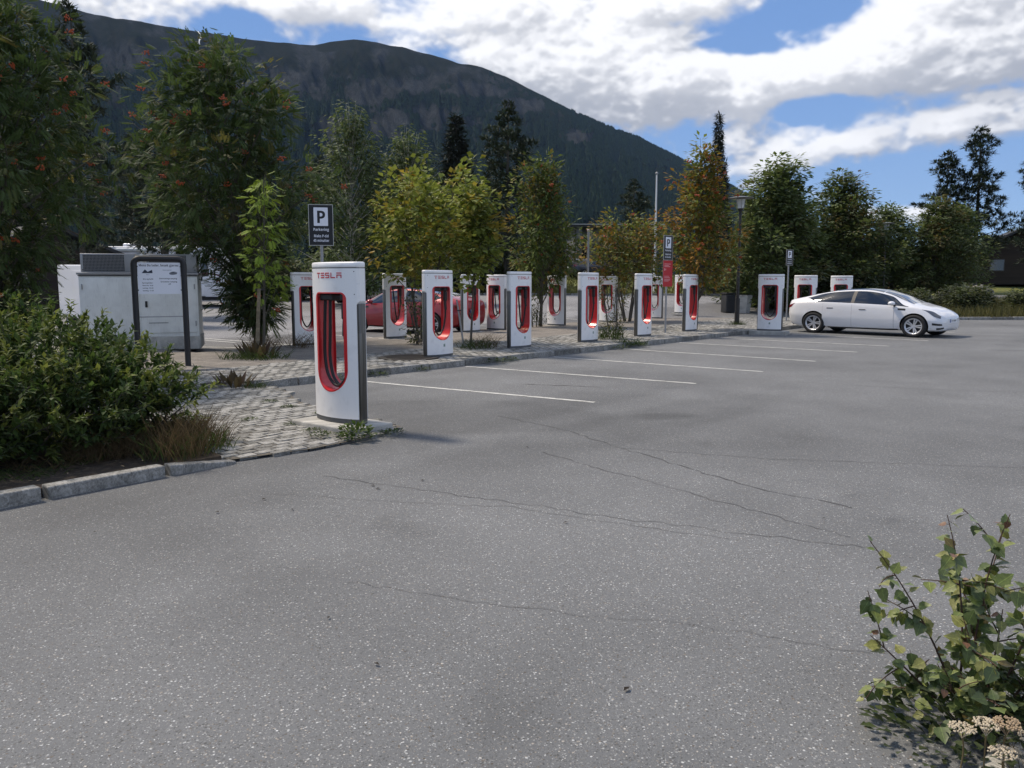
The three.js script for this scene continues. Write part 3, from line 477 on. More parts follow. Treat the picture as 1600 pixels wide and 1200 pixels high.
const sedan = [
  [-2.42, 0.42, 0.5, 0.62, 0.62, 0.8, 0.62, 0.96, 0.56, 0.99], [-2.36, 0.33, 0.68, 0.6, 0.76, 0.86, 0.73, 1.03, 0.62, 1.07], [-2.15, 0.24, 0.8, 0.6, 0.87, 0.93, 0.81, 1.09, 0.64, 1.125], [-1.9, 0.2, 0.84, 0.58, 0.905, 0.97, 0.845, 1.14, 0.64, 1.175], [-1.43, 0.19, 0.86, 0.56, 0.925, 0.985, 0.87, 1.24, 0.62, 1.285], [-0.9, 0.18, 0.86, 0.54, 0.92, 0.975, 0.88, 1.335, 0.6, 1.39], [-0.3, 0.18, 0.86, 0.53, 0.915, 0.955, 0.885, 1.375, 0.59, 1.44], [0.2, 0.18, 0.86, 0.53, 0.915, 0.94, 0.885, 1.355, 0.59, 1.43],
  [0.7, 0.18, 0.86, 0.53, 0.915, 0.92, 0.88, 1.235, 0.61, 1.31], [1.1, 0.19, 0.86, 0.54, 0.915, 0.9, 0.875, 1.06, 0.66, 1.12], [1.4, 0.19, 0.86, 0.54, 0.915, 0.87, 0.865, 0.945, 0.74, 0.99], [1.7, 0.19, 0.85, 0.53, 0.905, 0.815, 0.84, 0.87, 0.72, 0.915], [2.0, 0.19, 0.8, 0.5, 0.86, 0.73, 0.77, 0.775, 0.63, 0.82], [2.18, 0.2, 0.7, 0.47, 0.76, 0.65, 0.66, 0.685, 0.53, 0.725], [2.27, 0.24, 0.55, 0.45, 0.62, 0.59, 0.52, 0.615, 0.42, 0.645], [2.3, 0.32, 0.4, 0.46, 0.46, 0.56, 0.4, 0.58, 0.34, 0.6],
];
for (const q of sedan) q[0] = q[0] > 1.44 ? 1.44 + (q[0] - 1.44) * 0.83 : q[0] < -1.43 ? -1.43 + (q[0] + 1.43) * 0.92 : q[0];
const winLo = (x) => 4.1 + 0.55 * sstep(-1.35, -1.75, x), winHi = (x) => 4.9 - 0.25 * sstep(-1.2, -1.75, x) - 0.72 * sstep(0.75, 1.28, x);
const sedanSpec = {
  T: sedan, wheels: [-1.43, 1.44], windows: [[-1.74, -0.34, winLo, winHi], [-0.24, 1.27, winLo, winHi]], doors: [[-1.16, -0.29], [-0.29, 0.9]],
  top: [['windscreen', 0.5, 1.33, (x) => 5.2 + 0.1 * sstep(0.9, 1.3, x)], ['glass_roof', -0.86, 0.47, () => 5.16], ['rear_window', -1.84, -0.89, () => 5.2]],
  heads: [[1.62, 2.06, (x) => 4.02 - 0.5 * sstep(1.62, 1.99, x), (x) => 4.06 + 0.35 * sstep(1.62, 1.86, x) - 0.5 * sstep(1.86, 2.06, x)]], tails: [[-2.29, -2.06, (x) => 3.72 + 0.4 * sstep(-2.2, -2.06, x), () => 4.12]],
  vents: [[1.0, 1.2, (x) => 3.62 + 0.05, (x) => 3.82 - 0.15 * sstep(1, 1.2, x) * 0], [1.9, 2.1, () => 2.55, () => 2.75], [1.99, 2.12, () => 2.02, () => 2.3]],
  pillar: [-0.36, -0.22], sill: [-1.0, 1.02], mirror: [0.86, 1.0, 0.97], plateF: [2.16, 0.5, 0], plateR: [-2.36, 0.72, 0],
};
const carTurn = Math.atan2(0.727, 0.686);  // nose out of the bay
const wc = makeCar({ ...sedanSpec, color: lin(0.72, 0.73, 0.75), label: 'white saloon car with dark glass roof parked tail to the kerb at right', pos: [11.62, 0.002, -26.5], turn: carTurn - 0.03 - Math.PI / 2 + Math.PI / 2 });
wc.rotation.y = -Math.atan2(0.727, 0.686) ; wc.scale.set(1.1, 1.01, 1.05);
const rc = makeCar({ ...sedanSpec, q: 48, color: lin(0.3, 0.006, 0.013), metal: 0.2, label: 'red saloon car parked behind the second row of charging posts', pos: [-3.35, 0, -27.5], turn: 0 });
rc.rotation.y = Math.PI + Math.atan2(0.5, 0.85) * -1; rc.scale.set(1.06, 1.03, 1.03);
const estate = [
  [-2.32, 0.4, 0.6, 0.62, 0.74, 0.92, 0.72, 1.16, 0.64, 1.2], [-2.26, 0.3, 0.76, 0.62, 0.84, 0.97, 0.8, 1.26, 0.66, 1.31], [-2.05, 0.24, 0.82, 0.6, 0.88, 0.99, 0.83, 1.37, 0.64, 1.43], [-1.4, 0.2, 0.84, 0.56, 0.9, 0.98, 0.85, 1.42, 0.62, 1.48], [-0.4, 0.19, 0.84, 0.54, 0.9, 0.96, 0.86, 1.43, 0.61, 1.5], [0.2, 0.19, 0.84, 0.54, 0.9, 0.95, 0.86, 1.4, 0.61, 1.47], [0.7, 0.19, 0.84, 0.54, 0.9, 0.94, 0.86, 1.24, 0.64, 1.3], [1.1, 0.19, 0.84, 0.54, 0.9, 0.92, 0.85, 1.03, 0.7, 1.08], [1.5, 0.2, 0.83, 0.54, 0.88, 0.86, 0.82, 0.93, 0.7, 0.97], [1.95, 0.2, 0.78, 0.52, 0.82, 0.75, 0.74, 0.82, 0.6, 0.86], [2.18, 0.24, 0.66, 0.5, 0.7, 0.66, 0.6, 0.71, 0.48, 0.75], [2.26, 0.32, 0.45, 0.5, 0.5, 0.6, 0.44, 0.63, 0.36, 0.66],
];
const estateSpec = {
  T: estate, wheels: [-1.36, 1.36], windows: [[-2.0, -1.25, () => 4.12, () => 4.84], [-1.18, -0.3, () => 4.12, () => 4.86], [-0.22, 1.12, () => 4.12, (x) => 4.86 - 0.68 * sstep(0.6, 1.12, x)]], doors: [[-1.15, -0.26], [-0.26, 0.95]],
  top: [['windscreen', 0.45, 1.1, () => 5.2]], tails: [[-2.3, -2.05, () => 3.7, () => 4.4]], heads: [[1.8, 2.2, () => 3.6, () => 4.2]], mirror: [0.86, 1.02, 0.95], plateF: [2.28, 0.48, 0], plateR: [-2.335, 0.82, 0],
};
const sc = makeCar({ ...estateSpec, q: 36, color: lin(0.3, 0.32, 0.34), metal: 0.5, label: 'silver estate car on the far road, seen from behind beside the nearest charging post', pos: [-8.75, land(-8.75, -48.4), -48.4], turn: 1.36 });
part('rear_window', new THREE.BoxGeometry(0.02, 0.36, 1.15).rotateZ(-0.34).translate(-2.235, 1.14, 0), GLASS, sc);
const dc = makeCar({ ...estateSpec, q: 36, color: lin(0.02, 0.022, 0.026), metal: 0.3, label: 'dark estate car up on the bank with red rear lights, beside the grey building', pos: [7.1, land(7.1, -73), -73], turn: 0.5 });
dc.scale.setScalar(1.1); part('rear_window', new THREE.BoxGeometry(0.02, 0.36, 1.15).rotateZ(-0.34).translate(-2.235, 1.14, 0), GLASS, dc);

// ---------- cabinet, signs, lamps, bins, camper vans, buildings ----------
const cabMap = dataTex(512, 512, (x, y) => { const n = fbm(x / 80, y / 80, 3, 4) - 0.5, r = hash3(x, y, 1) - 0.5, s = fbm(x / 5, y / 60, 8, 3); const v = 224 + n * 22 + r * 7 - (s > 0.66 ? (s - 0.66) * 110 : 0); return [v * 0.985, v, v * 0.985]; }, true);
const CAB = std({ map: cabMap, roughness: 0.55 });
const GALV = std({ color: lin(0.33, 0.335, 0.34), metalness: 0.55, roughness: 0.5 });
const DARKGREY = std({ color: lin(0.03, 0.032, 0.035), roughness: 0.6 });
{
  const t = thing('power_cabinet', 'large pale grey power cabinet with two grilled boxes on its roof', 'electrical cabinet', [-8.72, 0.1, -19.62], 0.36);
  t.rotation.y = 0.3; t.scale.x = 0.83;
  part('plinth', smooth(rbox(3.04, 0.3, 1.5, 0.015, 0, 0.15, 0), 0.4), CONCRETE, t);
  part('body', smooth(rbox(3.0, 1.42, 1.46, 0.012, 0, 1.01, 0), 0.4), CAB, t);
  part('roof', rbox(3.08, 0.05, 1.54, 0.01, 0, 1.745, 0), GALV, t);
  for (const [x, w] of [[-0.78, 1.36], [0.84, 1.3]]) {
    const g = new THREE.Group(); g.name = 'vent_box'; t.add(g);
    part('box', smooth(rbox(w, 0.42, 0.9, 0.01, x, 1.985, 0.12), 0.4), GALV, g);
    part('grille', box(w - 0.34, 0.36, 0.02, x - 0.1, 1.985, 0.572), DARKGREY, g);
    const mesh = []; for (let i = 1; i < 30; i++) mesh.push(box(0.006, 0.36, 0.008, x - 0.1 - (w - 0.34) / 2 + ((w - 0.34) * i) / 30, 1.985, 0.585)); for (let i = 1; i < 11; i++) mesh.push(box(w - 0.34, 0.006, 0.006, x - 0.1, 1.805 + 0.36 * i / 11, 0.587));
    part('wire_mesh', merge(mesh), GALV, g).userData.kind = 'stuff';
    for (const s of [-1, 1]) part('bolt', new THREE.SphereGeometry(0.014, 8, 6).translate(x + s * (w / 2 - 0.05), 1.83, 0.572), DARKGREY, g);
  }
  part('vent_bracket', rbox(0.09, 0.42, 0.7, 0.01, 0.05, 1.985, 0.1), CAB, t);
  for (const [x, w] of [[-0.74, 1.42], [0.74, 1.42]]) part('door', smooth(rbox(w, 1.26, 0.03, 0.006, x, 1.02, 0.735), 0.4), CAB, t);
  for (const x of [-1.42, 1.42]) for (const y of [0.6, 1.45]) part('hinge', rbox(0.03, 0.12, 0.03, 0.008, x, y, 0.756), GALV, t);
  part('lock', rbox(0.06, 0.14, 0.03, 0.01, 0.16, 1.05, 0.76), BLACK, t); part('drip_strip', box(3.02, 0.02, 0.03, 0, 1.7, 0.742), DARKGREY, t); part('label_strip', box(0.5, 0.012, 0.006, 0.45, 0.62, 0.752), DARKGREY, t);
}
{
  const t = thing('info_sign', 'black tubular frame holding a white notice in front of the grey cabinet', 'sign', [-6.36, 0.09, -14.98], 0.42);
  const W = 0.83, H = 1.98, r = 0.052, pts = [];
  const hoop = new THREE.CurvePath(); const q = 0.1;
  const P = [V(-W / 2, 0, 0), V(-W / 2, H - q, 0)], seg = [];
  for (let i = 0; i <= 10; i++) { const a = Math.PI - (i / 10) * Math.PI / 2; seg.push([-W / 2 + q + Math.cos(a) * q, H - q + Math.sin(a) * q, 0]); }
  for (let i = 0; i <= 10; i++) { const a = Math.PI / 2 - (i / 10) * Math.PI / 2; seg.push([W / 2 - q + Math.cos(a) * q, H - q + Math.sin(a) * q, 0]); }
  part('frame', tube([[-W / 2, 0, 0], [-W / 2, 0.6, 0], [-W / 2, 1.3, 0], [-W / 2, H - q - 0.04, 0], ...seg, [W / 2, H - q - 0.04, 0], [W / 2, 1.3, 0], [W / 2, 0.6, 0], [W / 2, 0, 0]], r, 120, 12), BLACK, t);
  const face = canvasTex(640, 512, (c, w, h) => {
    c.fillStyle = '#e4e7ee'; c.fillRect(0, 0, w, h); c.fillStyle = '#1c2028'; c.textAlign = 'center'; c.font = 'bold 50px sans-serif'; c.fillText('Mens Du lader, besøk gjerne:', w / 2, 62, w - 40);
    c.fillStyle = '#222c3e'; c.beginPath(); c.moveTo(60, 172); c.lineTo(110, 112); c.lineTo(150, 150); c.lineTo(215, 118); c.lineTo(222, 172); c.fill();
    c.fillStyle = '#5a5f6c'; c.font = '26px serif'; c.fillText('Kro', 150, 204); c.fillText('Gjestegård', 440, 130);
    c.fillStyle = '#7f848c'; c.beginPath(); c.ellipse(530, 172, 62, 26, -0.1, 0, 6.3); c.fill(); c.fillStyle = '#3c424c'; c.fillRect(485, 176, 100, 12); c.fillRect(505, 150, 46, 16);
    c.fillStyle = '#20242c'; c.font = 'bold 28px sans-serif'; c.fillText('Kro og kafé', 150, 278); c.fillText('Overnatting/camping', 450, 270, 270); c.fillText('Grendalen Camping', 460, 322, 250); c.fillText('off', 470, 360);
    c.font = 'bold 25px sans-serif'; c.fillText('Åpningstider:', 140, 340); c.textAlign = 'left'; ['Man-fre  9-20', 'Lørdag  10-20', 'Søndag  12-20'].forEach((s, i) => c.fillText(s, 62, 382 + i * 42));
  });
  part('panel', smooth(rbox(W - 0.1, 0.02, 0.004, 0.001, 0, 0.94, 0), 0.4), GALV, t);
  part('notice', new THREE.BoxGeometry(0.71, 0.56, 0.012).translate(0, 1.63, 0.0), [CAB, CAB, CAB, CAB, std({ map: face, roughness: 0.45 }), CAB], t);
  for (const s of [-1, 1]) for (const y of [1.42, 1.84]) part('clamp', box(0.05, 0.02, 0.02, s * 0.372, y, 0), BLACK, t);
}
// parking signs
const signFace = canvasTex(360, 600, (c, w, h) => {
  c.fillStyle = '#b9b9b4'; c.fillRect(0, 0, w, h); c.fillStyle = '#0d0f14'; c.fillRect(8, 8, w - 16, h - 16); c.fillStyle = '#e3e6ee'; c.beginPath(); c.roundRect(76, 44, 208, 268, 8); c.fill();
  c.fillStyle = '#0b0d12'; c.font = 'bold 250px sans-serif'; c.textAlign = 'center'; c.fillText('P', 180, 270); c.fillStyle = '#e3e6ee'; c.font = 'bold 56px sans-serif'; c.fillText('Parkering', 180, 384, 230); c.font = 'bold 54px sans-serif'; c.fillText('Maks P-tid', 180, 478, 216); c.fillText('45 minutter', 180, 544, 230);
});
const redFace = canvasTex(256, 640, (c, w, h) => { c.fillStyle = '#b81420'; c.fillRect(0, 0, w, h); c.fillStyle = '#e9b9bb'; for (const [y, l, k] of [[80, 170, 10], [116, 120, 10], [146, 160, 10], [380, 130, 8], [410, 150, 8], [452, 170, 8], [476, 160, 8], [500, 120, 8]]) c.fillRect(34, y, l, k); c.fillRect(34, 190, 14, 60); c.fillRect(68, 200, 10, 40); });
const SIGN = std({ map: signFace, roughness: 0.4 }), REDSIGN = std({ map: redFace, roughness: 0.5 });
function makeSign(label, pos, turn, h, w, hh, red) {
  const t = thing('parking_sign', label, 'sign', pos, turn);
  part('post', new THREE.CylinderGeometry(0.03, 0.03, h, 14).translate(0, h / 2, -0.04), GALV, t);
  const pl = part('sign_plate', new THREE.BoxGeometry(w, hh, 0.012).translate(0, h - hh / 2 + 0.03, 0), [GALV, GALV, GALV, GALV, SIGN, GALV], t);
  for (const k of [0.2, 0.8]) part('clamp', box(0.12, 0.03, 0.05, 0, h - hh * k, -0.03), GALV, pl);
  if (red) part('red_notice', new THREE.BoxGeometry(w * 1.02, red, 0.01).translate(0, h - hh + 0.02 - red / 2, 0.0), [GALV, GALV, GALV, GALV, REDSIGN, GALV], t);
  return t;
}
makeSign('black parking sign with a white P rising behind the nearest charging post', [-3.72, 0.1, -16.3], 0.18, 3.02, 0.47, 0.79);
makeSign('black parking sign with a red notice below, beside the fourth kerbside post', [4.7, 0.12, -25.1], 0.81, 2.9, 0.5, 0.74, 0.78);
makeSign('small distant black parking sign behind the boot of the white car', [11.0, 0.12, -33], 0.6, 2.78, 0.42, 0.62);
{ // plain posts standing among the back row
  const t = thing('sign_post', 'plain thin grey post standing behind the row, left of the dark car', 'post', [2.75, 0.1, -30.1]);
  part('pole', new THREE.CylinderGeometry(0.04, 0.04, 3.4, 12).translate(0, 1.7, 0), GALV, t); part('pole_cap', new THREE.SphereGeometry(0.045, 10, 6).translate(0, 3.4, 0), GALV, t);
}
// street lamps: black pole, glass lantern under a flat disc
const LAMPGLASS = new THREE.MeshPhysicalMaterial({ color: lin(0.75, 0.78, 0.8), roughness: 0.25, transmission: 0.3, thickness: 0 });
{
  const t = thing('street_lamp', 'tall black lamp post with flat disc hood in front of the bins', 'street lamp', [8.2, 0.12, -30.1]);
  part('pole', new THREE.CylinderGeometry(0.045, 0.06, 4.05, 14).translate(0, 2.02, 0), BLACK, t); part('base_sleeve', new THREE.CylinderGeometry(0.085, 0.09, 0.95, 14).translate(0, 0.475, 0), BLACK, t);
  part('collar', new THREE.CylinderGeometry(0.1, 0.06, 0.12, 14).translate(0, 4.1, 0), BLACK, t); part('lantern', new THREE.CylinderGeometry(0.15, 0.1, 0.32, 20, 1, true).translate(0, 4.32, 0), LAMPGLASS, t);
  part('bulb', new THREE.SphereGeometry(0.05, 12, 8).translate(0, 4.3, 0), std({ color: lin(0.7, 0.7, 0.68), roughness: 0.3 }), t);
  for (let i = 0; i < 4; i++) part('strut', bar([Math.cos(i * 1.571) * 0.13, 4.16, Math.sin(i * 1.571) * 0.13], [Math.cos(i * 1.571) * 0.16, 4.52, Math.sin(i * 1.571) * 0.16], 0.009), GALV, t);
  part('hood', new THREE.LatheGeometry([[0, 4.6], [0.16, 4.58], [0.44, 4.53], [0.44, 4.51], [0, 4.52]].map((p) => new THREE.Vector2(...p)), 32), std({ color: lin(0.13, 0.14, 0.15), roughness: 0.5 }), t);
  copyOf(t, 'distant black lamp post before the trees, behind the front wheel of the white car', [21.4, land(21, -48), -47.8]);
}
// bins
{
  const t = thing('litter_bin', 'dark slatted litter bin left of the pale concrete bin', 'bin', [10.55, land(10, -40.6), -40.4], 0.3);
  part('body', smooth(rbox(0.5, 0.86, 0.5, 0.03, 0, 0.45, 0), 0.4), DARKGREY, t); for (let i = -3; i <= 3; i++) part('slat', rbox(0.05, 0.74, 0.02, 0.006, i * 0.066, 0.45, 0.258), BLACK, t); part('lid', smooth(rbox(0.56, 0.08, 0.56, 0.03, 0, 0.93, 0), 0.4), BLACK, t);
  const u = thing('concrete_bin', 'pale tapered concrete bin with dark liner beside the slatted bin', 'bin', [11.3, land(11, -40), -40.4], 0.2);
  const g = new THREE.CylinderGeometry(0.42, 0.3, 0.86, 6, 1).translate(0, 0.43, 0); part('body', toCreasedNormals(g, 0.3), CONCRETE, u); part('liner', new THREE.CylinderGeometry(0.36, 0.34, 0.06, 20).translate(0, 0.88, 0), BLACK, u); part('rim', new THREE.TorusGeometry(0.4, 0.03, 6, 6).rotateX(Math.PI / 2).rotateY(Math.PI / 6 * 0).translate(0, 0.86, 0), CONCRETE, u);
}
{ const t = thing('flagpole', 'white flagpole without a flag rising behind the orange rowan', 'flagpole', [10.3, land(10, -60), -60]); part('pole', new THREE.CylinderGeometry(0.05, 0.1, 8.4, 12).translate(0, 4.2, 0), std({ color: lin(0.75, 0.75, 0.74), roughness: 0.5 }), t); part('finial', new THREE.SphereGeometry(0.11, 12, 8).translate(0, 8.45, 0), GALV, t); }
// camper vans
const VAN = new THREE.MeshPhysicalMaterial({ color: lin(0.74, 0.75, 0.77), roughness: 0.35, clearcoat: 0.4 });
const side = (pts, w, bev = 0.06) => { const s = new THREE.Shape(pts.map((p) => new THREE.Vector2(...p))); return new THREE.ExtrudeGeometry(s, { depth: w - 2 * bev, bevelEnabled: true, bevelSize: bev, bevelThickness: bev, bevelOffset: -bev, bevelSegments: 3 }).translate(0, 0, -w / 2 + bev); };
{
  const t = thing('camper_van', 'long white motorhome with dark red stripe behind the grey cabinet', 'motorhome', [-18.1, land(-18, -45.5), -45.5], 0.02);
  part('body', toCreasedNormals(side([[-3.6, 0.5], [2.3, 0.5], [3.3, 0.55], [3.45, 0.95], [3.4, 1.15], [2.75, 1.35], [2.2, 2.05], [2.25, 2.5], [1.9, 2.92], [-3.5, 2.95], [-3.62, 2.8]], 2.25), 0.5), VAN, t);
  part('roof_box', smooth(rbox(1.0, 0.2, 0.8, 0.06, -2.2, 3.02, 0), 0.5), VAN, t); part('roof_light', smooth(rbox(0.7, 0.12, 0.6, 0.05, 0.2, 2.98, 0), 0.5), VAN, t); part('awning', smooth(rbox(3.6, 0.16, 0.14, 0.05, -0.9, 2.78, 1.16), 0.5), CAB, t);
  for (const [x, w, y, h] of [[-2.6, 0.9, 2.05, 0.55], [-0.9, 1.0, 2.05, 0.55], [1.55, 0.34, 1.85, 0.72]]) { const g = part('window', smooth(rbox(w, h, 0.03, 0.012, x, y, 1.128), 0.4), GLASS, t); part('window_frame', smooth(rbox(w + 0.07, h + 0.07, 0.02, 0.008, x, y, 1.122), 0.4), GALV, g); }
  part('door', smooth(rbox(0.72, 1.95, 0.03, 0.012, 0.55, 1.5, 1.12), 0.4), VAN, t); part('hatch', smooth(rbox(0.8, 1.0, 0.03, 0.012, 1.95, 0.98, 1.118), 0.4), VAN, t); part('filler_cap', rbox(0.18, 0.2, 0.03, 0.01, 1.35, 1.36, 1.13), BLACK, t);
  const STRIPE = std({ color: lin(0.11, 0.012, 0.03), roughness: 0.4 });
  part('stripe', tube([[1.1, 1.6, 1.128], [1.6, 1.62, 1.13], [2.1, 1.58, 1.13], [2.45, 1.42, 1.12]], 0.035, 24, 6), STRIPE, t); part('stripe', box(4.2, 0.06, 0.01, -1.1, 1.6, 1.13), STRIPE, t);
  part('skirt', box(6.4, 0.22, 2.0, -0.3, 0.42, 0), BLACK, t); part('windscreen', rbox(0.04, 0.8, 1.9, 0.01, 0, 0, 0).rotateZ(0.66).translate(2.52, 1.72, 0), GLASS, t);
  for (const x of [-2.0, 2.55]) for (const s of [-1, 1]) { const w = new THREE.Group(); w.name = 'wheel'; w.position.set(x, 0.335, s * 1.0); if (s < 0) w.rotation.y = Math.PI; t.add(w); part('tyre', W5.tyre, TYRE, w); part('rim', W5.rim, RIM, w); }
  t.scale.setScalar(1.08);
  const u = thing('delivery_van', 'white van partly hidden behind the left rowan and the shrub', 'van', [-13.65, 0.02, -28.5], -0.75);
  part('body', toCreasedNormals(side([[-2.5, 0.4], [2.3, 0.4], [2.5, 0.7], [2.45, 1.05], [1.6, 1.25], [1.05, 2.0], [0.7, 2.2], [-2.45, 2.25], [-2.52, 2.1]], 1.95), 0.5), VAN, u);
  part('windscreen', rbox(0.04, 0.82, 1.6, 0.01).rotateZ(0.62).translate(1.4, 1.64, 0), GLASS, u);
  for (const s of [-1, 1]) { part('side_window', smooth(rbox(0.8, 0.5, 0.03, 0.01, 0.6, 1.6, s * 0.976), 0.4), GLASS, u); part('sliding_door', smooth(rbox(1.1, 1.55, 0.02, 0.008, -0.55, 1.25, s * 0.98), 0.4), VAN, u); }
  for (const x of [-1.6, 1.6]) for (const s of [-1, 1]) { const w = new THREE.Group(); w.name = 'wheel'; w.position.set(x, 0.335, s * 0.86); if (s < 0) w.rotation.y = Math.PI; u.add(w); part('tyre', W5.tyre, TYRE, w); part('rim', W5.rim, RIM, w); }
}
// buildings
const boardMap = (r, g, b) => dataTex(256, 256, (x, y) => { const k = 0.8 + 0.35 * fbm(x / 40, y / 6, 3, 3) + (hash3(0, (y / 16) | 0, 2) - 0.5) * 0.16; return [r * k, g * k, b * k]; }, true);
const WOODGREY = std({ map: boardMap(88, 90, 95), roughness: 0.85 }), WOODDARK = std({ map: boardMap(48, 40, 34), roughness: 0.85 }), ROOF = std({ map: boardMap(52, 54, 58), roughness: 0.8 });
{
  const y = land(8, -92), t = thing('flat_roofed_building', 'grey flat roofed building with square columns beyond the dark car', 'building', [9.5, y, -92], 0.06);
  part('wall', box(9, 5.2, 8, 1.5, 2.6, -1), WOODGREY, t); part('roof', box(10.2, 0.28, 9.4, 1.4, 5.35, -0.9), ROOF, t); part('fascia', box(10.3, 0.1, 0.08, 1.4, 5.5, 3.86), GALV, t);
  for (const x of [-2.6, -1.5, 1.6, 4.4]) part('column', rbox(0.55, 5.2, 0.5, 0.02, x, 2.6, 3.3), WOODGREY, t);
  for (const x of [-2.1, 0, 3.1]) { const w = part('window', box(0.9, 2.0, 0.06, x, 1.9, 3.02), GLASS, t); part('window_frame', box(1.02, 2.12, 0.04, x, 1.9, 3.01), DARKGREY, w); }
  part('entrance_roof', new THREE.CylinderGeometry(0.1, 2.6, 1.3, 4, 1).rotateY(Math.PI / 4).scale(1, 1, 0.7).translate(1.2, 3.5, 4.6), ROOF, t); part('door', box(1.2, 2.2, 0.08, 1.3, 1.1, 3.03), WOODDARK, t);
  const hut = (label, x, z, w, h, rise, turn) => { const b = thing('wooden_hut', label, 'building', [x, land(x, z), z], turn); part('wall', box(w, h, 4.5, 0, h / 2, 0), WOODDARK, b); const s = new THREE.Shape([[-w / 2 - 0.5, h - 0.1], [0, h + rise], [w / 2 + 0.5, h - 0.1], [w / 2 + 0.5, h + 0.08], [0, h + rise + 0.2], [-w / 2 - 0.5, h + 0.08]].map((p) => new THREE.Vector2(...p))); part('roof', new THREE.ExtrudeGeometry(s, { depth: 5.4, bevelEnabled: false }).translate(0, 0, -2.7), ROOF, b); part('gable', new THREE.ExtrudeGeometry(new THREE.Shape([[-w / 2, h], [w / 2, h], [0, h + rise - 0.12]].map((p) => new THREE.Vector2(...p))), { depth: 4.3, bevelEnabled: false }).translate(0, 0, -2.15), WOODDARK, b); part('door', box(0.9, 1.95, 0.06, w * 0.2, 0.98, 2.26), WOODGREY, b); const q = part('window', box(0.9, 0.8, 0.06, -w * 0.22, 1.5, 2.26), GLASS, b); part('window_frame', box(1.02, 0.92, 0.04, -w * 0.22, 1.5, 2.255), WOODGREY, q); return b; };
  hut('dark brown hut with a low grey roof among the pines at far right', 40.2, -67, 6.4, 2.4, 1.7, -0.35);
  hut('dark shed with sloping roof half hidden behind the left rowan', -24, -42, 7, 2.5, 1.6, 0.8);
}
// bench, white post and rocks on the far right lawn
{
  const t = thing('picnic_bench', 'brown red wooden bench beyond the white car at right', 'bench', [25.5, land(25, -58), -58], 0.1), REDWOOD = std({ map: boardMap(120, 62, 54), roughness: 0.8 });
  part('tabletop', rbox(2.6, 0.09, 0.8, 0.01, 0, 0.78, 0), REDWOOD, t); for (const s of [-1, 1]) { part('seat', rbox(2.6, 0.07, 0.28, 0.01, 0, 0.46, s * 0.75), REDWOOD, t); for (const q of [-1, 1]) part('leg', bar([s * 0.9, 0, q * 0.75], [s * 0.9, 0.76, q * 0.2], 0.06), REDWOOD, t); }
  const u = thing('marker_post', 'short white post with rounded head among the rocks at right', 'post', [21.7, land(21.7, -55.5), -55.5]); part('pole', new THREE.CylinderGeometry(0.09, 0.14, 1.05, 12).translate(0, 0.52, 0), VAN, u); part('pole_head', new THREE.SphereGeometry(0.2, 14, 10).translate(0, 1.1, 0), VAN, u);
  const rr = rng(77), G = 'grey rocks piled on the lawn at right', rock = (s) => { const g = mergeVertices(new THREE.IcosahedronGeometry(0.4, 3).deleteAttribute('normal').deleteAttribute('uv')), p = g.attributes.position; for (let i = 0; i < p.count; i++) { const v = V(p.getX(i), p.getY(i), p.getZ(i)), k = 0.72 + 0.6 * noise3(v.x * 4 + s, v.y * 4, v.z * 4); p.setXYZ(i, v.x * k * 1.3, v.y * k * 0.8, v.z * k); } g.computeVertexNormals(); return plain(g); };
  const rocks = [1, 9, 17].map(rock);
  for (let i = 0; i < 26; i++) { const x = 19.2 + i * 0.32 + rr() * 0.5 + (i > 15 ? 4.6 : 0), z = -55.2 - rr() * 1.6, m = new THREE.Mesh(rocks[i % 3], SETT[i % 5]); m.name = numbered('rock'); m.position.set(x, land(x, z) + 0.12 + rr() * 0.3, z); m.rotation.y = rr() * 6; m.scale.setScalar(0.6 + rr() * 0.9); m.userData = { label: 'grey lichened rock in the pile beyond the white car', category: 'rock', group: G }; scene.add(m); }
}

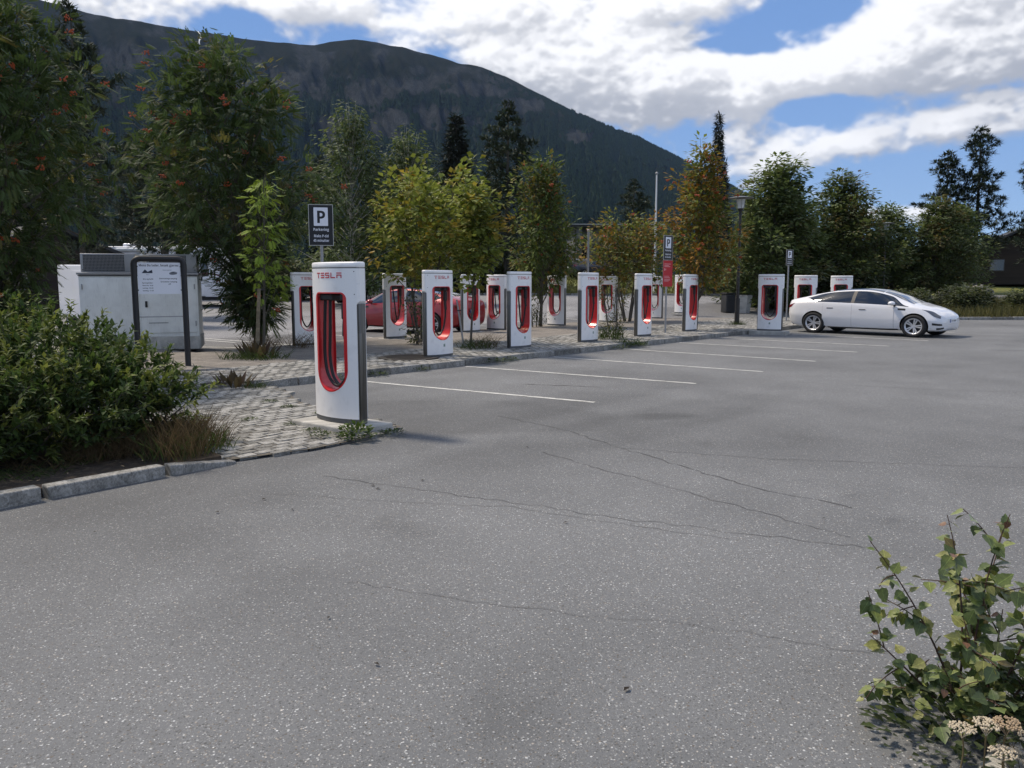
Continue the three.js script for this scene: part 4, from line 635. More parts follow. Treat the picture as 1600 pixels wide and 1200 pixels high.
// ---------- vegetation ----------
class Leaves {
  constructor() { this.p = []; this.n = []; this.c = []; this.i = []; }
  leaf(o, d, u, L, W, c, fold = 0.25) { // folded diamond: root o, direction d, up u
    const s = new THREE.Vector3().crossVectors(d, u).normalize(), n = new THREE.Vector3().crossVectors(s, d).normalize(), k = this.p.length / 3, h = W / 2, m = L * 0.45, z = h * fold;
    this.p.push(o.x, o.y, o.z, o.x + d.x * m + s.x * h + n.x * z, o.y + d.y * m + s.y * h + n.y * z, o.z + d.z * m + s.z * h + n.z * z, o.x + d.x * L, o.y + d.y * L, o.z + d.z * L, o.x + d.x * m - s.x * h + n.x * z, o.y + d.y * m - s.y * h + n.y * z, o.z + d.z * m - s.z * h + n.z * z);
    for (const q of [0, -1, 0, 1]) this.n.push(n.x + s.x * q * fold, n.y + s.y * q * fold, n.z + s.z * q * fold);
    for (let q = 0; q < 4; q++) this.c.push(c[0], c[1], c[2]);
    this.i.push(k, k + 1, k + 2, k, k + 2, k + 3);
  }
  pinnate(o, d, u, L, n, c, lw = 0.3) { // compound leaf: n pairs and one at the tip
    const s = new THREE.Vector3().crossVectors(d, u).normalize(), up = new THREE.Vector3().crossVectors(s, d).normalize(), q = new THREE.Vector3(), dir = new THREE.Vector3(), ll = L * (n > 6 ? 0.31 : 0.42);
    for (let i = 0; i < n; i++) { const t = 0.22 + (0.7 * i) / n; for (const e of [-1, 1]) { q.copy(o).addScaledVector(d, L * t).addScaledVector(up, -0.18 * L * t * t); dir.copy(d).multiplyScalar(0.55).addScaledVector(s, e).addScaledVector(up, -0.25).normalize(); this.leaf(q, dir, up, ll * (1 - 0.25 * Math.abs(t - 0.5)), ll * lw, c, 0.15); } }
    q.copy(o).addScaledVector(d, L * 0.9).addScaledVector(up, -0.16 * L); this.leaf(q, d, up, ll, ll * lw, c, 0.15);
  }
  build() { const g = new THREE.BufferGeometry(); g.setAttribute('position', new THREE.Float32BufferAttribute(this.p, 3)); g.setAttribute('normal', new THREE.Float32BufferAttribute(this.n, 3)); g.setAttribute('color', new THREE.Float32BufferAttribute(this.c, 3)); g.setAttribute('uv', new THREE.BufferAttribute(new Float32Array(this.p.length / 3 * 2), 2)); g.setIndex(this.i); return g; }
}
const LEAF = new THREE.MeshPhysicalMaterial({ vertexColors: true, roughness: 0.75, transmission: 0.55, thickness: 0, side: THREE.DoubleSide, specularIntensity: 0.3 });
const NEEDLE = new THREE.MeshPhysicalMaterial({ vertexColors: true, roughness: 0.8, transmission: 0.12, thickness: 0, side: THREE.DoubleSide });
const barkMap = dataTex(256, 256, (x, y) => { const n = fbm(x / 14, y / 40, 2, 4), v = 52 + n * 62 + (hash3(x, y, 1) - 0.5) * 18; return [v * 1.02, v * 0.97, v * 0.88]; }, true);
const birchMap = dataTex(256, 256, (x, y) => { const n = fbm(x / 40, y / 6, 7, 3), v = n > 0.6 ? 50 : 176 + n * 40; return [v, v * 0.98, v * 0.93]; }, true);
const BARK = std({ map: barkMap, roughness: 0.95, bumpMap: barkMap, bumpScale: 0.02 }), BIRCH = std({ map: birchMap, roughness: 0.9 });
const BERRY = std({ color: lin(0.38, 0.07, 0.015), roughness: 0.5 });
const mixc = (a, b, t) => [lerp(a[0], b[0], t), lerp(a[1], b[1], t), lerp(a[2], b[2], t)];
const unit = (r) => { const z = r() * 2 - 1, a = r() * 6.2832, s = Math.sqrt(1 - z * z); return V(s * Math.cos(a), z, s * Math.sin(a)); };
function limb(list, a, b, r0, r1, bend, r, n = 5, sides = 6) { const m = a.clone().lerp(b, 0.5).add(V((r() - 0.5) * bend, bend * 0.5, (r() - 0.5) * bend)); const c = new THREE.QuadraticBezierCurve3(a, m, b), g = new THREE.TubeGeometry(c, n, 1, sides), p = g.attributes.position; for (let i = 0; i <= n; i++) { const q = c.getPoint(i / n), rr = lerp(r0, r1, i / n); for (let j = 0; j <= sides; j++) { const k = i * (sides + 1) + j; p.setXYZ(k, q.x + (p.getX(k) - q.x) * rr, q.y + (p.getY(k) - q.y) * rr, q.z + (p.getZ(k) - q.z) * rr); } } list.push(g); return c; }
// a broadleaf crown: limbs from the stem, clumps along the limbs, leaves in the clumps
function broadleaf(o) {
  const r = rng(o.seed), L = new Leaves(), wood = [], berries = [], stems = o.stems ?? 1, tips = [];
  for (let s = 0; s < stems; s++) {
    const a0 = (s / stems) * 6.28 + r(), lean = stems > 1 ? 0.22 : 0.03, base = stems > 1 ? V(Math.cos(a0) * 0.12, 0, Math.sin(a0) * 0.12) : V(0, 0, 0), top = V((o.leanX ?? 0) + Math.cos(a0) * lean * o.h + (r() - 0.5) * 0.05 * o.h, o.h * (0.93 - 0.12 * r() * (stems > 1 ? 1 : 0)), Math.sin(a0) * lean * o.h);
    const trunk = limb(wood, base, top, o.r ?? o.h * 0.017, 0.008, o.h * 0.04, r, 10, 8), n = Math.round(o.limbs / stems);
    for (let i = 0; i < n; i++) {
      const t = lerp(o.low, 0.98, (i + r() * 0.8) / n), p = trunk.getPoint(Math.max(0.05, t - 0.13 - 0.1 * r())), az = i * 2.4 + r() * 0.9 + s, R = o.rad(t) * lerp(0.5, 1.18, r());
      const e = V(top.x * t + Math.cos(az) * R, o.h * t + (o.lift ?? 0.1) * R * r() - (o.sag ?? 0) * R, top.z * t + Math.sin(az) * R);
      const c = limb(wood, p, e, Math.max(0.008, (o.r ?? o.h * 0.017) * 0.4 * (1 - t * 0.6)), 0.004, R * 0.25, r, 5, 5);
      const m = Math.max(2, Math.round(o.clumps * (0.4 + R / o.rad(0.5) * 0.6)));
      for (let k = 0; k < m; k++) { const q = c.getPoint(lerp(0.35, 1, Math.pow((k + 0.7 * r()) / m, 0.8))).add(unit(r).multiplyScalar(R * 0.16)); tips.push([q, t, az, c.getTangent(0.9)]); }
    }
  }
  const tipColor = (t, out) => { let c = mixc(o.colors[0], o.colors[1], r()); if (r() < (o.turning ?? 0)) c = mixc(c, o.colors[2] ?? c, 0.5 + 0.5 * r()); const k = 0.75 + r() * 0.5; return [c[0] * k, c[1] * k, c[2] * k]; };
  const axis = V(0, 0, 0);
  for (const [q, t] of tips) {
    const cc = tipColor(t), cr = o.clump * lerp(0.7, 1.25, r());
    for (let k = 0; k < o.leaves; k++) {
      const w = unit(r), p = q.clone().addScaledVector(w, cr * Math.cbrt(r()) * 1).add(V(0, -0.1 * cr, 0)); axis.set(p.x, 0, p.z).normalize();
      const d = w.multiplyScalar(0.7).addScaledVector(axis, 0.5).add(V(0, o.droop ?? -0.15, 0)).normalize(), u = V((r() - 0.5) * 0.9, 1, (r() - 0.5) * 0.9).normalize(); if (Math.abs(d.dot(u)) > 0.94) u.set(1, 0.2, 0.3).normalize();
      const f = 0.72 + 0.5 * r(), c = mixc(cc, tipColor(t), 0.4), col = [c[0] * f, c[1] * f, c[2] * f], len = o.leaf * (0.7 + 0.6 * r());
      if (o.pinnate) L.pinnate(p, d, u, len, o.pinnate, col, 0.36); else L.leaf(p, d, u, len, len * (o.width ?? 0.55), col);
    }
    if (o.berries && r() < o.berries) { const w = q.clone().add(V(q.x, 0, q.z).normalize().multiplyScalar(cr * 0.95)).add(V(0, cr * 0.25, 0)); for (let k = 0; k < (o.berryN ?? 14); k++) berries.push(new THREE.IcosahedronGeometry((o.berrySize ?? 0.012) * (0.8 + 0.4 * r()), 0).translate(w.x + (r() - 0.5) * 0.13, w.y + (r() - 0.5) * 0.07, w.z + (r() - 0.5) * 0.13)); }
  }
  return { crown: L.build(), wood: merge(wood), berries: berries.length ? merge(berries) : null };
}
function needleTree(o) { // pine (tufted, open) or spruce (tiers)
  const r = rng(o.seed), L = new Leaves(), wood = []; const trunk = limb(wood, V(0, 0, 0), V((r() - 0.5) * 0.03 * o.h, o.h, (r() - 0.5) * 0.03 * o.h), o.r ?? o.h * 0.014, 0.01, 0, r, 10, 7);
  const n = o.tiers * o.per;
  for (let i = 0; i < n; i++) {
    const t = lerp(o.low, 0.985, Math.pow((i + 0.5 + (r() - 0.5) * 0.9) / n, o.pw ?? 0.9)), p = trunk.getPoint(Math.min(0.99, t)), az = i * 2.4 + r(), R = o.rad(t) * lerp(o.rag ?? 0.6, 1.15, r());
    const e = p.clone().add(V(Math.cos(az) * R, R * (o.rise + (r() - 0.5) * 0.25), Math.sin(az) * R)), c = limb(wood, p, e, Math.max(0.01, o.h * 0.0035 * (1.1 - t)), 0.004, R * o.bend, r, 4, 4);
    const m = Math.max(2, Math.round(R * o.tufts));
    for (let k = 0; k < m; k++) {
      const f = lerp(o.inner ?? 0.25, 1, (k + r()) / m), q = c.getPoint(f).add(V(0, 0, 0)), side = V(-Math.sin(az), 0, Math.cos(az)), spread = R * (1 - f) * 0.5 + 0.12; q.addScaledVector(side, (r() - 0.5) * 2 * spread).add(V(0, (r() - 0.35) * (o.thick ?? 0.14), 0));
      const base = mixc(o.colors[0], o.colors[1], r());
      for (let b = 0; b < o.blades; b++) { const d = unit(r).multiplyScalar(0.8).add(V(Math.cos(az) * 0.6, o.up ?? 0.35, Math.sin(az) * 0.6)).normalize(), u = Math.abs(d.y) > 0.9 ? V(1, 0, 0) : V(0, 1, 0), kk = 0.65 + 0.7 * r(); L.leaf(q.clone().addScaledVector(unit(r), 0.05), d, u, o.needle * (0.7 + 0.6 * r()), o.needle * (o.nw ?? 0.16), [base[0] * kk, base[1] * kk, base[2] * kk], 0.3); }
    }
  }
  return { crown: L.build(), wood: merge(wood) };
}
function tree(name, label, category, geo, pos, turn, opt = {}) {
  const t = thing(name, label, category, pos, turn, opt.group); part('trunk', geo.wood, opt.bark ?? BARK, t); part('crown', geo.crown, opt.needle ? NEEDLE : LEAF, t);
  if (geo.berries) { const b = part('berries', geo.berries, opt.berryMat ?? BERRY, t); b.userData.kind = 'stuff'; }
  if (opt.scale) Array.isArray(opt.scale) ? t.scale.set(...opt.scale) : t.scale.setScalar(opt.scale); return t;
}
const at = (x, z, y = 0) => [x, land(x, z) + y, z];
const DARKG = [[0.05, 0.084, 0.022], [0.105, 0.155, 0.046], [0.22, 0.17, 0.042]], YELG = [[0.16, 0.21, 0.036], [0.34, 0.38, 0.075], [0.5, 0.3, 0.04]], MIDG = [[0.08, 0.125, 0.03], [0.18, 0.23, 0.05], [0.36, 0.18, 0.03]], ORNG = [[0.11, 0.145, 0.03], [0.23, 0.26, 0.045], [0.46, 0.19, 0.026]];
// the two big rowans at left
const bigRowan = broadleaf({ seed: 31, h: 6.0, r: 0.11, limbs: 84, low: 0.1, rad: (t) => (t < 0.32 ? 0.62 : lerp(0.5, 1, sstep(0.32, 0.5, t)) * 2.6 * Math.pow(Math.sin(Math.PI * clamp(0.2 + 0.78 * t)), 0.62) * (1 - 0.3 * t)), clumps: 7, clump: 0.3, leaves: 17, leaf: 0.225, pinnate: 7, leanX: -1.1, colors: DARKG, turning: 0.07, droop: -0.05, berries: 0.16, lift: 0.3, berryN: 16, berrySize: 0.015 });
tree('rowan_tree', 'big dark rowan with red berry bunches between cabinet and nearest post', 'tree', bigRowan, [-6.25, 0.1, -20.4], 0.0, { scale: [1.16, 1.24, 1.16] });
const left = tree('rowan_tree', 'big dark rowan at the left edge behind the shrub', 'tree', bigRowan, [-8.6, 0.1, -13.6], 2.6, { scale: [0.84, 1.05, 0.84] });
// sapling with stake
const sapling = broadleaf({ seed: 8, h: 3.9, r: 0.03, limbs: 20, low: 0.4, rad: (t) => 0.62 * (1.15 - t) + 0.06, clumps: 3, clump: 0.17, leaves: 7, leaf: 0.19, pinnate: 6, colors: [[0.19, 0.29, 0.036], [0.38, 0.48, 0.08], [0.36, 0.42, 0.06]], droop: -0.2, lift: 0.5 });
{ const t = tree('rowan_sapling', 'slim bright green rowan sapling tied to a stake before the dark rowan', 'tree', sapling, [-5.2, 0.12, -17.2], 1); const u = thing('tree_stake', 'pale wooden stake leaning beside the bright green sapling', 'stake', [-5.28, 0.1, -17.0]); part('stake', bar([0, 0, 0], [0.1, 1.42, 0.02], 0.045, 0.035, 8), std({ map: boardMap(128, 118, 98), roughness: 0.9 }), u); part('tie', new THREE.TorusGeometry(0.075, 0.022, 6, 14).rotateX(Math.PI / 2).translate(0.09, 1.4, -0.06), DARKGREY, u); }
// young trees among the posts
const youngA = broadleaf({ seed: 14, h: 4.2, r: 0.04, stems: 3, limbs: 42, low: 0.42, rad: (t) => 1.25 * Math.pow(Math.sin(Math.PI * clamp(0.12 + 0.8 * (t - 0.35) / 0.65)), 0.6), clumps: 5, clump: 0.25, leaves: 19, leaf: 0.15, width: 0.85, colors: YELG, turning: 0.14, lift: 0.5, droop: -0.1 });
tree('young_tree', 'yellowish green young tree with orange tips behind the kerbside posts', 'tree', youngA, [-2.35, 0.12, -21.2], 0.3, { scale: [1, 1.06, 1] });
const youngB = broadleaf({ seed: 25, h: 3.7, r: 0.028, limbs: 26, low: 0.5, rad: (t) => 0.62 * Math.pow(Math.sin(Math.PI * clamp(0.1 + 0.86 * (t - 0.42) / 0.58)), 0.6), clumps: 4, clump: 0.18, leaves: 24, leaf: 0.13, width: 0.9, colors: YELG, turning: 0.1, lift: 0.4 });
tree('young_tree', 'thin staked tree with a narrow yellow green crown between two posts', 'tree', youngB, [-0.98, 0.12, -19.4], 0.2, { scale: [1.06, 1.08, 1.06] });
{ const u = thing('tree_stake', 'thin dark stake slanting against the thin staked tree', 'stake', [-1.12, 0.1, -19.25]); part('stake', bar([0, 0, 0], [-0.16, 1.15, 0.1], 0.025, 0.02, 7), GALV, u); part('tie', new THREE.TorusGeometry(0.05, 0.014, 6, 14).rotateX(Math.PI / 2).translate(-0.1, 0.9, 0.06), DARKGREY, u); }
const midRowan = broadleaf({ seed: 44, h: 5.8, r: 0.075, limbs: 56, low: 0.3, rad: (t) => 1.5 * Math.pow(Math.sin(Math.PI * clamp(0.15 + 0.8 * (t - 0.2) / 0.8)), 0.7) * (1.1 - 0.35 * t), clumps: 6, clump: 0.3, leaves: 20, leaf: 0.2, width: 0.5, colors: MIDG, turning: 0.1, lift: 0.4, berries: 0.1, berryN: 9, berrySize: 0.022 });
tree('rowan_tree', 'green rowan with a thick trunk behind the second kerbside post', 'tree', midRowan, [1.0, 0.1, -28.9], 0.5, { scale: [0.86, 1.03, 0.86] });
const orangeRowan = broadleaf({ seed: 57, h: 6.1, r: 0.06, limbs: 60, low: 0.3, rad: (t) => 1.5 * Math.pow(Math.sin(Math.PI * clamp(0.14 + 0.84 * (t - 0.2) / 0.8)), 0.75) * (1.15 - 0.5 * t), clumps: 6, clump: 0.28, leaves: 19, leaf: 0.18, width: 0.5, colors: ORNG, turning: 0.3, lift: 0.4, berries: 0.22, berryN: 9, berrySize: 0.022 });
tree('rowan_tree', 'tall rowan flecked with orange leaves left of the lamp post', 'tree', orangeRowan, [6.0, 0.12, -26.9], 1.2, { scale: [0.98, 1.0, 0.98] });
const multi = broadleaf({ seed: 63, h: 4.4, r: 0.045, stems: 6, limbs: 60, low: 0.38, rad: (t) => 1.5 * Math.pow(Math.sin(Math.PI * clamp(0.2 + 0.76 * (t - 0.3) / 0.7)), 0.7), clumps: 5, clump: 0.28, leaves: 19, leaf: 0.18, width: 0.5, colors: ORNG, turning: 0.24, lift: 0.3, berries: 0.12, berryN: 9, berrySize: 0.022 });
tree('bushy_tree', 'low many stemmed tree turning yellow and orange beside the red notice', 'tree', multi, at(4.55, -32.6, 0.1), 0.4, { scale: [1.0, 0.98, 1.0] });
// birches
const birch = broadleaf({ seed: 71, h: 11, r: 0.11, limbs: 90, low: 0.14, rad: (t) => 2.7 * Math.pow(Math.sin(Math.PI * clamp(0.2 + 0.76 * t)), 0.8) * (1.1 - 0.4 * t), clumps: 6, clump: 0.5, leaves: 20, leaf: 0.2, width: 0.7, colors: [[0.1, 0.14, 0.05], [0.16, 0.205, 0.07], [0.19, 0.2, 0.06]], droop: -0.7, sag: 0.15 });
tree('birch_tree', 'birch with a thin white trunk behind the parking sign', 'tree', birch, at(-8.9, -46), 0.3, { bark: BIRCH, scale: [1.2, 1.03, 1.2] });
tree('birch_tree', 'wispy birch right of the white trunked one, behind the red car', 'tree', birch, at(-5.9, -47.5), 2.6, { bark: BIRCH, scale: [1.15, 0.93, 1.15] });
// conifers
const PINEC = [[0.026, 0.042, 0.022], [0.055, 0.078, 0.036]];
const pine = needleTree({ seed: 81, h: 12, r: 0.16, tiers: 15, per: 5, low: 0.22, rad: (t) => 3.3 * Math.pow(1.03 - t, 0.72) * (0.75 + 0.25 * Math.sin(t * 23)), rise: 0.45, bend: 0.2, tufts: 8, blades: 17, needle: 0.32, nw: 0.22, colors: PINEC, thick: 0.34, rag: 0.35 });
const pineB = needleTree({ seed: 88, h: 12, r: 0.18, tiers: 13, per: 6, low: 0.15, rad: (t) => 2.9 * Math.pow(1.03 - t, 0.5) * (0.72 + 0.28 * Math.sin(t * 17 + 1)), rise: 0.3, bend: 0.2, tufts: 6.5, blades: 17, needle: 0.32, nw: 0.22, colors: PINEC, thick: 0.38, rag: 0.4 });
const spruce = needleTree({ seed: 93, h: 14, r: 0.16, tiers: 34, per: 6, low: 0.06, rad: (t) => 2.1 * (1.02 - t) + 0.1, rise: -0.28, bend: 0.12, tufts: 9, blades: 6, needle: 0.4, nw: 0.26, colors: [[0.012, 0.019, 0.012], [0.024, 0.034, 0.02]], up: -0.1, rag: 0.75 });
const N = { needle: true };
tree('pine_tree', 'dark pine looming behind the left edge rowan', 'tree', pineB, at(-17.0, -33), 0.2, { ...N, scale: [1.05, 1.02, 1.05] });
tree('pine_tree', 'dark pine filling the gap between the two big rowans', 'tree', pineB, at(-15.6, -37.5), 2.2, { ...N, scale: [1.1, 0.75, 1.1] });
tree('spruce_tree', 'pointed dark conifer left of its taller twin behind the young trees', 'tree', spruce, at(-3.8, -60), 0, { ...N, scale: [1.5, 0.9, 1.5] });
tree('pine_tree', 'tall dark conifer with a broad top behind the young trees', 'tree', pineB, at(-0.4, -60), 1.3, { ...N, scale: [1.5, 1.11, 1.5] });
tree('spruce_tree', 'very narrow pointed spruce rising behind the orange rowan', 'tree', spruce, at(13.7, -56), 0.6, { ...N, scale: [0.72, 0.86, 0.72] });
tree('pine_tree', 'small dark conifer left of the flagpole', 'tree', pineB, at(10.9, -76), 0.3, { ...N, scale: [1.2, 0.72, 1.2] });
tree('pine_tree', 'pine leftmost of the three at the right edge', 'tree', pine, at(31.0, -60), 0.5, { ...N, scale: [1.35, 0.83, 1.35] });
tree('pine_tree', 'tallest pine, middle of the three at the right edge', 'tree', pine, at(33.4, -60), 2.0, { ...N, scale: [1.4, 0.97, 1.4] });
tree('pine_tree', 'pine cut off by the right edge of the view', 'tree', pineB, at(34.2, -54.5), 1.0, { ...N, scale: [0.95, 0.82, 0.95] });
// mid green trees at right
const farTree = broadleaf({ seed: 104, h: 7, r: 0.1, limbs: 62, low: 0.18, rad: (t) => 2.1 * Math.pow(Math.sin(Math.PI * clamp(0.18 + 0.78 * t)), 0.7) * (1.05 - 0.3 * t), clumps: 6, clump: 0.4, leaves: 42, leaf: 0.2, width: 0.6, colors: [[0.1, 0.145, 0.045], [0.2, 0.25, 0.075], [0.15, 0.07, 0.02]], turning: 0.06, lift: 0.4 });
const farB = broadleaf({ seed: 111, h: 7, r: 0.1, limbs: 66, low: 0.12, rad: (t) => 2.2 * Math.pow(Math.sin(Math.PI * clamp(0.2 + 0.78 * t)), 0.6) * (1.1 - 0.55 * t), clumps: 6, clump: 0.4, leaves: 42, leaf: 0.2, width: 0.55, colors: [[0.095, 0.135, 0.042], [0.19, 0.235, 0.07], [0.16, 0.06, 0.02]], turning: 0.12, lift: 0.5 });
const rightTrees = [[12.6, -41, 0.4, 1.08, 'dark green tree just right of the lamp post'], [14.6, -44.5, 1.9, 0.92, 'dark green tree above the distant parking sign'], [17.6, -45.5, 0.9, 1.06, 'rounded dark tree behind the roof of the white car'], [20.4, -50, 2.7, 0.82, 'low tree behind the windscreen of the white car'], [22.9, -50, 3.6, 0.83, 'low tree behind the bonnet of the white car'], [25.4, -50.5, 0.2, 0.9, 'wide green tree left of the three right hand pines'], [28.6, -54, 5, 0.85, 'green tree under the leftmost right hand pine']];
rightTrees.forEach(([x, z, a, s, l], i) => tree('roadside_tree', l, 'tree', i % 3 === 2 ? farB : farTree, at(x, z), a, { scale: [s * 1.28, s * 1.0, s * 1.28] }));
// dark trees closing the view behind the lot
const rb = rng(140);
const back = [[-30, -52, 1.0], [-25.5, -56, 0.86], [-21, -53, 0.9], [-17.5, -58, 0.8], [-13, -57, 0.78], [-10, -62, 0.8], [-7, -64, 0.72], [-1.8, -68, 0.8], [2.2, -66, 0.7], [4, -80, 0.72], [15.5, -62, 0.55], [18.2, -64, 0.5], [22.5, -66, 0.5], [27, -70, 0.5], [-33, -40, 1]];
back.forEach(([x, z, s], i) => tree('pine_tree', 'dark conifer in the shaded belt of trees behind the lot', 'tree', i % 3 ? pineB : spruce, at(x, z), rb() * 6, { ...N, scale: [s * 1.25, s, s * 1.25], group: 'dark conifers closing the view behind the lot' }));
const under = broadleaf({ seed: 123, h: 2.6, r: 0.03, stems: 4, limbs: 36, low: 0.1, rad: (t) => 1.5 * Math.pow(Math.sin(Math.PI * clamp(0.22 + 0.74 * t)), 0.5), clumps: 5, clump: 0.36, leaves: 18, leaf: 0.26, width: 0.6, colors: [[0.05, 0.075, 0.024], [0.11, 0.13, 0.042], [0.1, 0.08, 0.02]], turning: 0.06, lift: 0.3 });
const hedge = [[14.2, -43, 0.9], [16.3, -43.3, 0.8], [18.5, -44, 0.75], [13.2, -46, 1], [-28, -50, 1.2], [-23, -49.5, 1.1], [-13.5, -51, 1], [-11, -55, 1.15], [-4, -62, 1.2], [1.5, -62, 1.2], [0, -60.5, 0.9], [16, -60, 1.2], [24, -62, 1.1], [30, -62, 1.1]];
hedge.forEach(([x, z, s], i) => tree('wild_shrub', 'dark green shrub growing under the trees behind the lot', 'shrub', under, at(x, z, -0.1), rb() * 6, { scale: [s * 1.15, s, s * 1.15], group: 'shrubs under the trees behind the lot' }));
// low bank of wild shrubs beyond the far kerb at right
for (let i = 0; i < 17; i++) { const x = 15.6 + i * 1.35 + rb(), z = -38.2 - rb() * 1.4 - (i % 2) * 1.8; tree('bank_shrub', 'low tangled shrub on the bank beyond the far right kerb', 'shrub', under, at(x, z, -0.15), rb() * 6, { scale: [0.72, 0.44 + rb() * 0.14, 0.72], group: 'low shrubs on the bank beyond the far right kerb' }); }
// low growth round stems at the posts
const weedy = broadleaf({ seed: 131, h: 1.7, r: 0.012, stems: 6, limbs: 24, low: 0.12, rad: (t) => 0.34, clumps: 3, clump: 0.12, leaves: 10, leaf: 0.1, width: 0.4, colors: [[0.05, 0.07, 0.018], [0.11, 0.13, 0.035], [0.2, 0.12, 0.03]], turning: 0.1 });
tree('weedy_shoots', 'tall weedy shoots beside the third kerbside post', 'plant', weedy, [2.75, 0.12, -22.3], 0, { scale: [0.9, 1.0, 0.9] });
tree('weedy_shoots', 'leafy shoots at the foot of the yellowish young tree', 'plant', weedy, [-2.25, 0.12, -20.4], 1.5, { scale: [1.0, 0.8, 1.0] });
tree('weedy_shoots', 'leafy shoots at the foot of the thick rowan trunk', 'plant', weedy, [0.8, 0.12, -28.4], 2.5, { scale: [0.9, 1.05, 0.9] });

// ---------- shrubs, weeds, grasses near the camera ----------
{ // big shrub in the left bed
  const r = rng(201), L = new Leaves(), wood = [], C = [[-4.6, 0.5, -7.7, 1.05, 0.66, 0.95], [-5.6, 0.52, -7.3, 1.2, 0.78, 1.1], [-3.8, 0.42, -8.2, 0.6, 0.48, 0.6], [-4.75, 0.62, -8.5, 0.8, 0.64, 0.75], [-6.6, 0.55, -7.6, 1.2, 0.86, 1.2], [-4.9, 0.46, -6.6, 0.95, 0.46, 0.6], [-4.1, 0.4, -7.25, 0.65, 0.4, 0.5], [-5.7, 0.45, -6.1, 0.8, 0.5, 0.6], [-5.6, 0.72, -8.7, 0.95, 0.72, 0.85], [-3.95, 0.42, -7.75, 0.6, 0.45, 0.55], [-3.5, 0.36, -8.0, 0.34, 0.32, 0.4]];
  const t = thing('big_shrub', 'big leafy green shrub filling the left bed behind the granite kerb', 'shrub', [0, 0.05, 0]);
  const clumps = [];
  for (const [cx, cy, cz, rx, ry, rz] of C) for (let i = 0; i < 380 * rx * rx; i++) { const w = unit(r); if (w.y < -0.8) continue; const k = lerp(0.74, 1.03, r()) * (0.86 + 0.24 * noise3(w.x * 3 + cx, w.y * 3, w.z * 3)); clumps.push([V(cx + w.x * rx * k, cy + w.y * ry * k, cz + w.z * rz * k), w.clone()]); }
  for (const [q, w] of clumps) {
    if (q.y < 0.13) continue; const young = r() < 0.34, cc = mixc(mixc([0.045, 0.085, 0.018], [0.085, 0.14, 0.03], r()), [0.24, 0.27, 0.055], young ? 0.3 + 0.55 * r() : 0.08 * r());
    const dir = w.clone().multiplyScalar(0.8).add(V((r() - 0.5) * 0.7, 0.35 + 0.3 * r(), (r() - 0.5) * 0.7)).normalize(), len = lerp(0.12, 0.24, r()) * (r() < 0.08 ? 1.5 : 1);
    if (r() < 0.5) wood.push(bar(q.toArray(), q.clone().addScaledVector(dir, len).toArray(), 0.0035, 0.002, 4));
    const n = 16 + (r() * 8 | 0); for (let k = 0; k < n; k++) { const f = k / n, p = q.clone().addScaledVector(dir, len * f), d = unit(r).addScaledVector(dir, 0.75).add(V(0, -0.12, 0)).normalize(), g = 0.7 + 0.6 * r(), u = Math.abs(d.y) > 0.9 ? V(1, 0, 0) : V((r() - 0.5) * 0.6, 1, (r() - 0.5) * 0.6).normalize(), s = lerp(0.06, 0.1, r()); L.leaf(p, d, u, s, s * 0.46, [cc[0] * g, cc[1] * g, cc[2] * g], 0.3); }
  }
  for (const [cx, cy, cz, rx, ry, rz] of C) for (let i = 0; i < 9; i++) { const w = unit(r), a = V(cx + (r() - 0.5) * rx * 0.6, 0, cz + (r() - 0.5) * rz * 0.6); limb(wood, a, V(cx + w.x * rx * 0.85, cy + Math.abs(w.y) * ry * 0.8, cz + w.z * rz * 0.85), 0.013, 0.004, 0.2, r, 5, 5); }
  part('foliage', L.build(), LEAF, t).userData.kind = 'stuff'; part('stems', merge(wood), BARK, t);
}
function blades(o) { // tuft of grass blades
  const r = rng(o.seed), L = new Leaves(); for (let i = 0; i < o.n; i++) { const a = r() * 6.28, d0 = Math.sqrt(r()) * o.rad, h = o.h * (0.5 + 0.7 * r()), lean = o.lean * (0.3 + r()), p = V(Math.cos(a) * d0, 0, Math.sin(a) * d0), b = r() * 6.28, k = 0.7 + 0.6 * r(), c = mixc(o.c[0], o.c[1], r()).map((v) => v * k); const dir = V(Math.cos(b) * lean, 1, Math.sin(b) * lean).normalize(), mid = p.clone().addScaledVector(dir, h * 0.55), side = V(-Math.sin(b), 0, Math.cos(b)); L.leaf(p, dir, side, h * 0.75, o.w, c, 0.2); const d2 = V(Math.cos(b) * lean * 2.2, 1, Math.sin(b) * lean * 2.2).normalize(); L.leaf(mid, d2, side, h * 0.5, o.w * 0.7, c, 0.2); } return L.build();
}
function rosette(o) { // docks: long upright leaves
  const r = rng(o.seed), L = new Leaves(); for (let i = 0; i < o.n; i++) { const a = i * 2.4 + r(), lean = o.lean * (0.25 + r()), d = V(Math.cos(a) * lean, 1, Math.sin(a) * lean).normalize(), h = o.h * (0.55 + 0.6 * r()), k = 0.7 + 0.6 * r(), c = mixc(o.c[0], o.c[1], r()).map((v) => v * k), p = V(Math.cos(a) * o.rad * r(), 0, Math.sin(a) * o.rad * r()); L.leaf(p, d, V(-Math.sin(a), 0.1, Math.cos(a)).cross(d).normalize(), h, h * (o.wide ?? 0.26), c, 0.35); } return L.build();
}
const GREENW = [[0.045, 0.075, 0.016], [0.1, 0.14, 0.035]], DRY = [[0.085, 0.058, 0.028], [0.16, 0.115, 0.055]], DOCK = [[0.075, 0.045, 0.03], [0.11, 0.09, 0.04]];
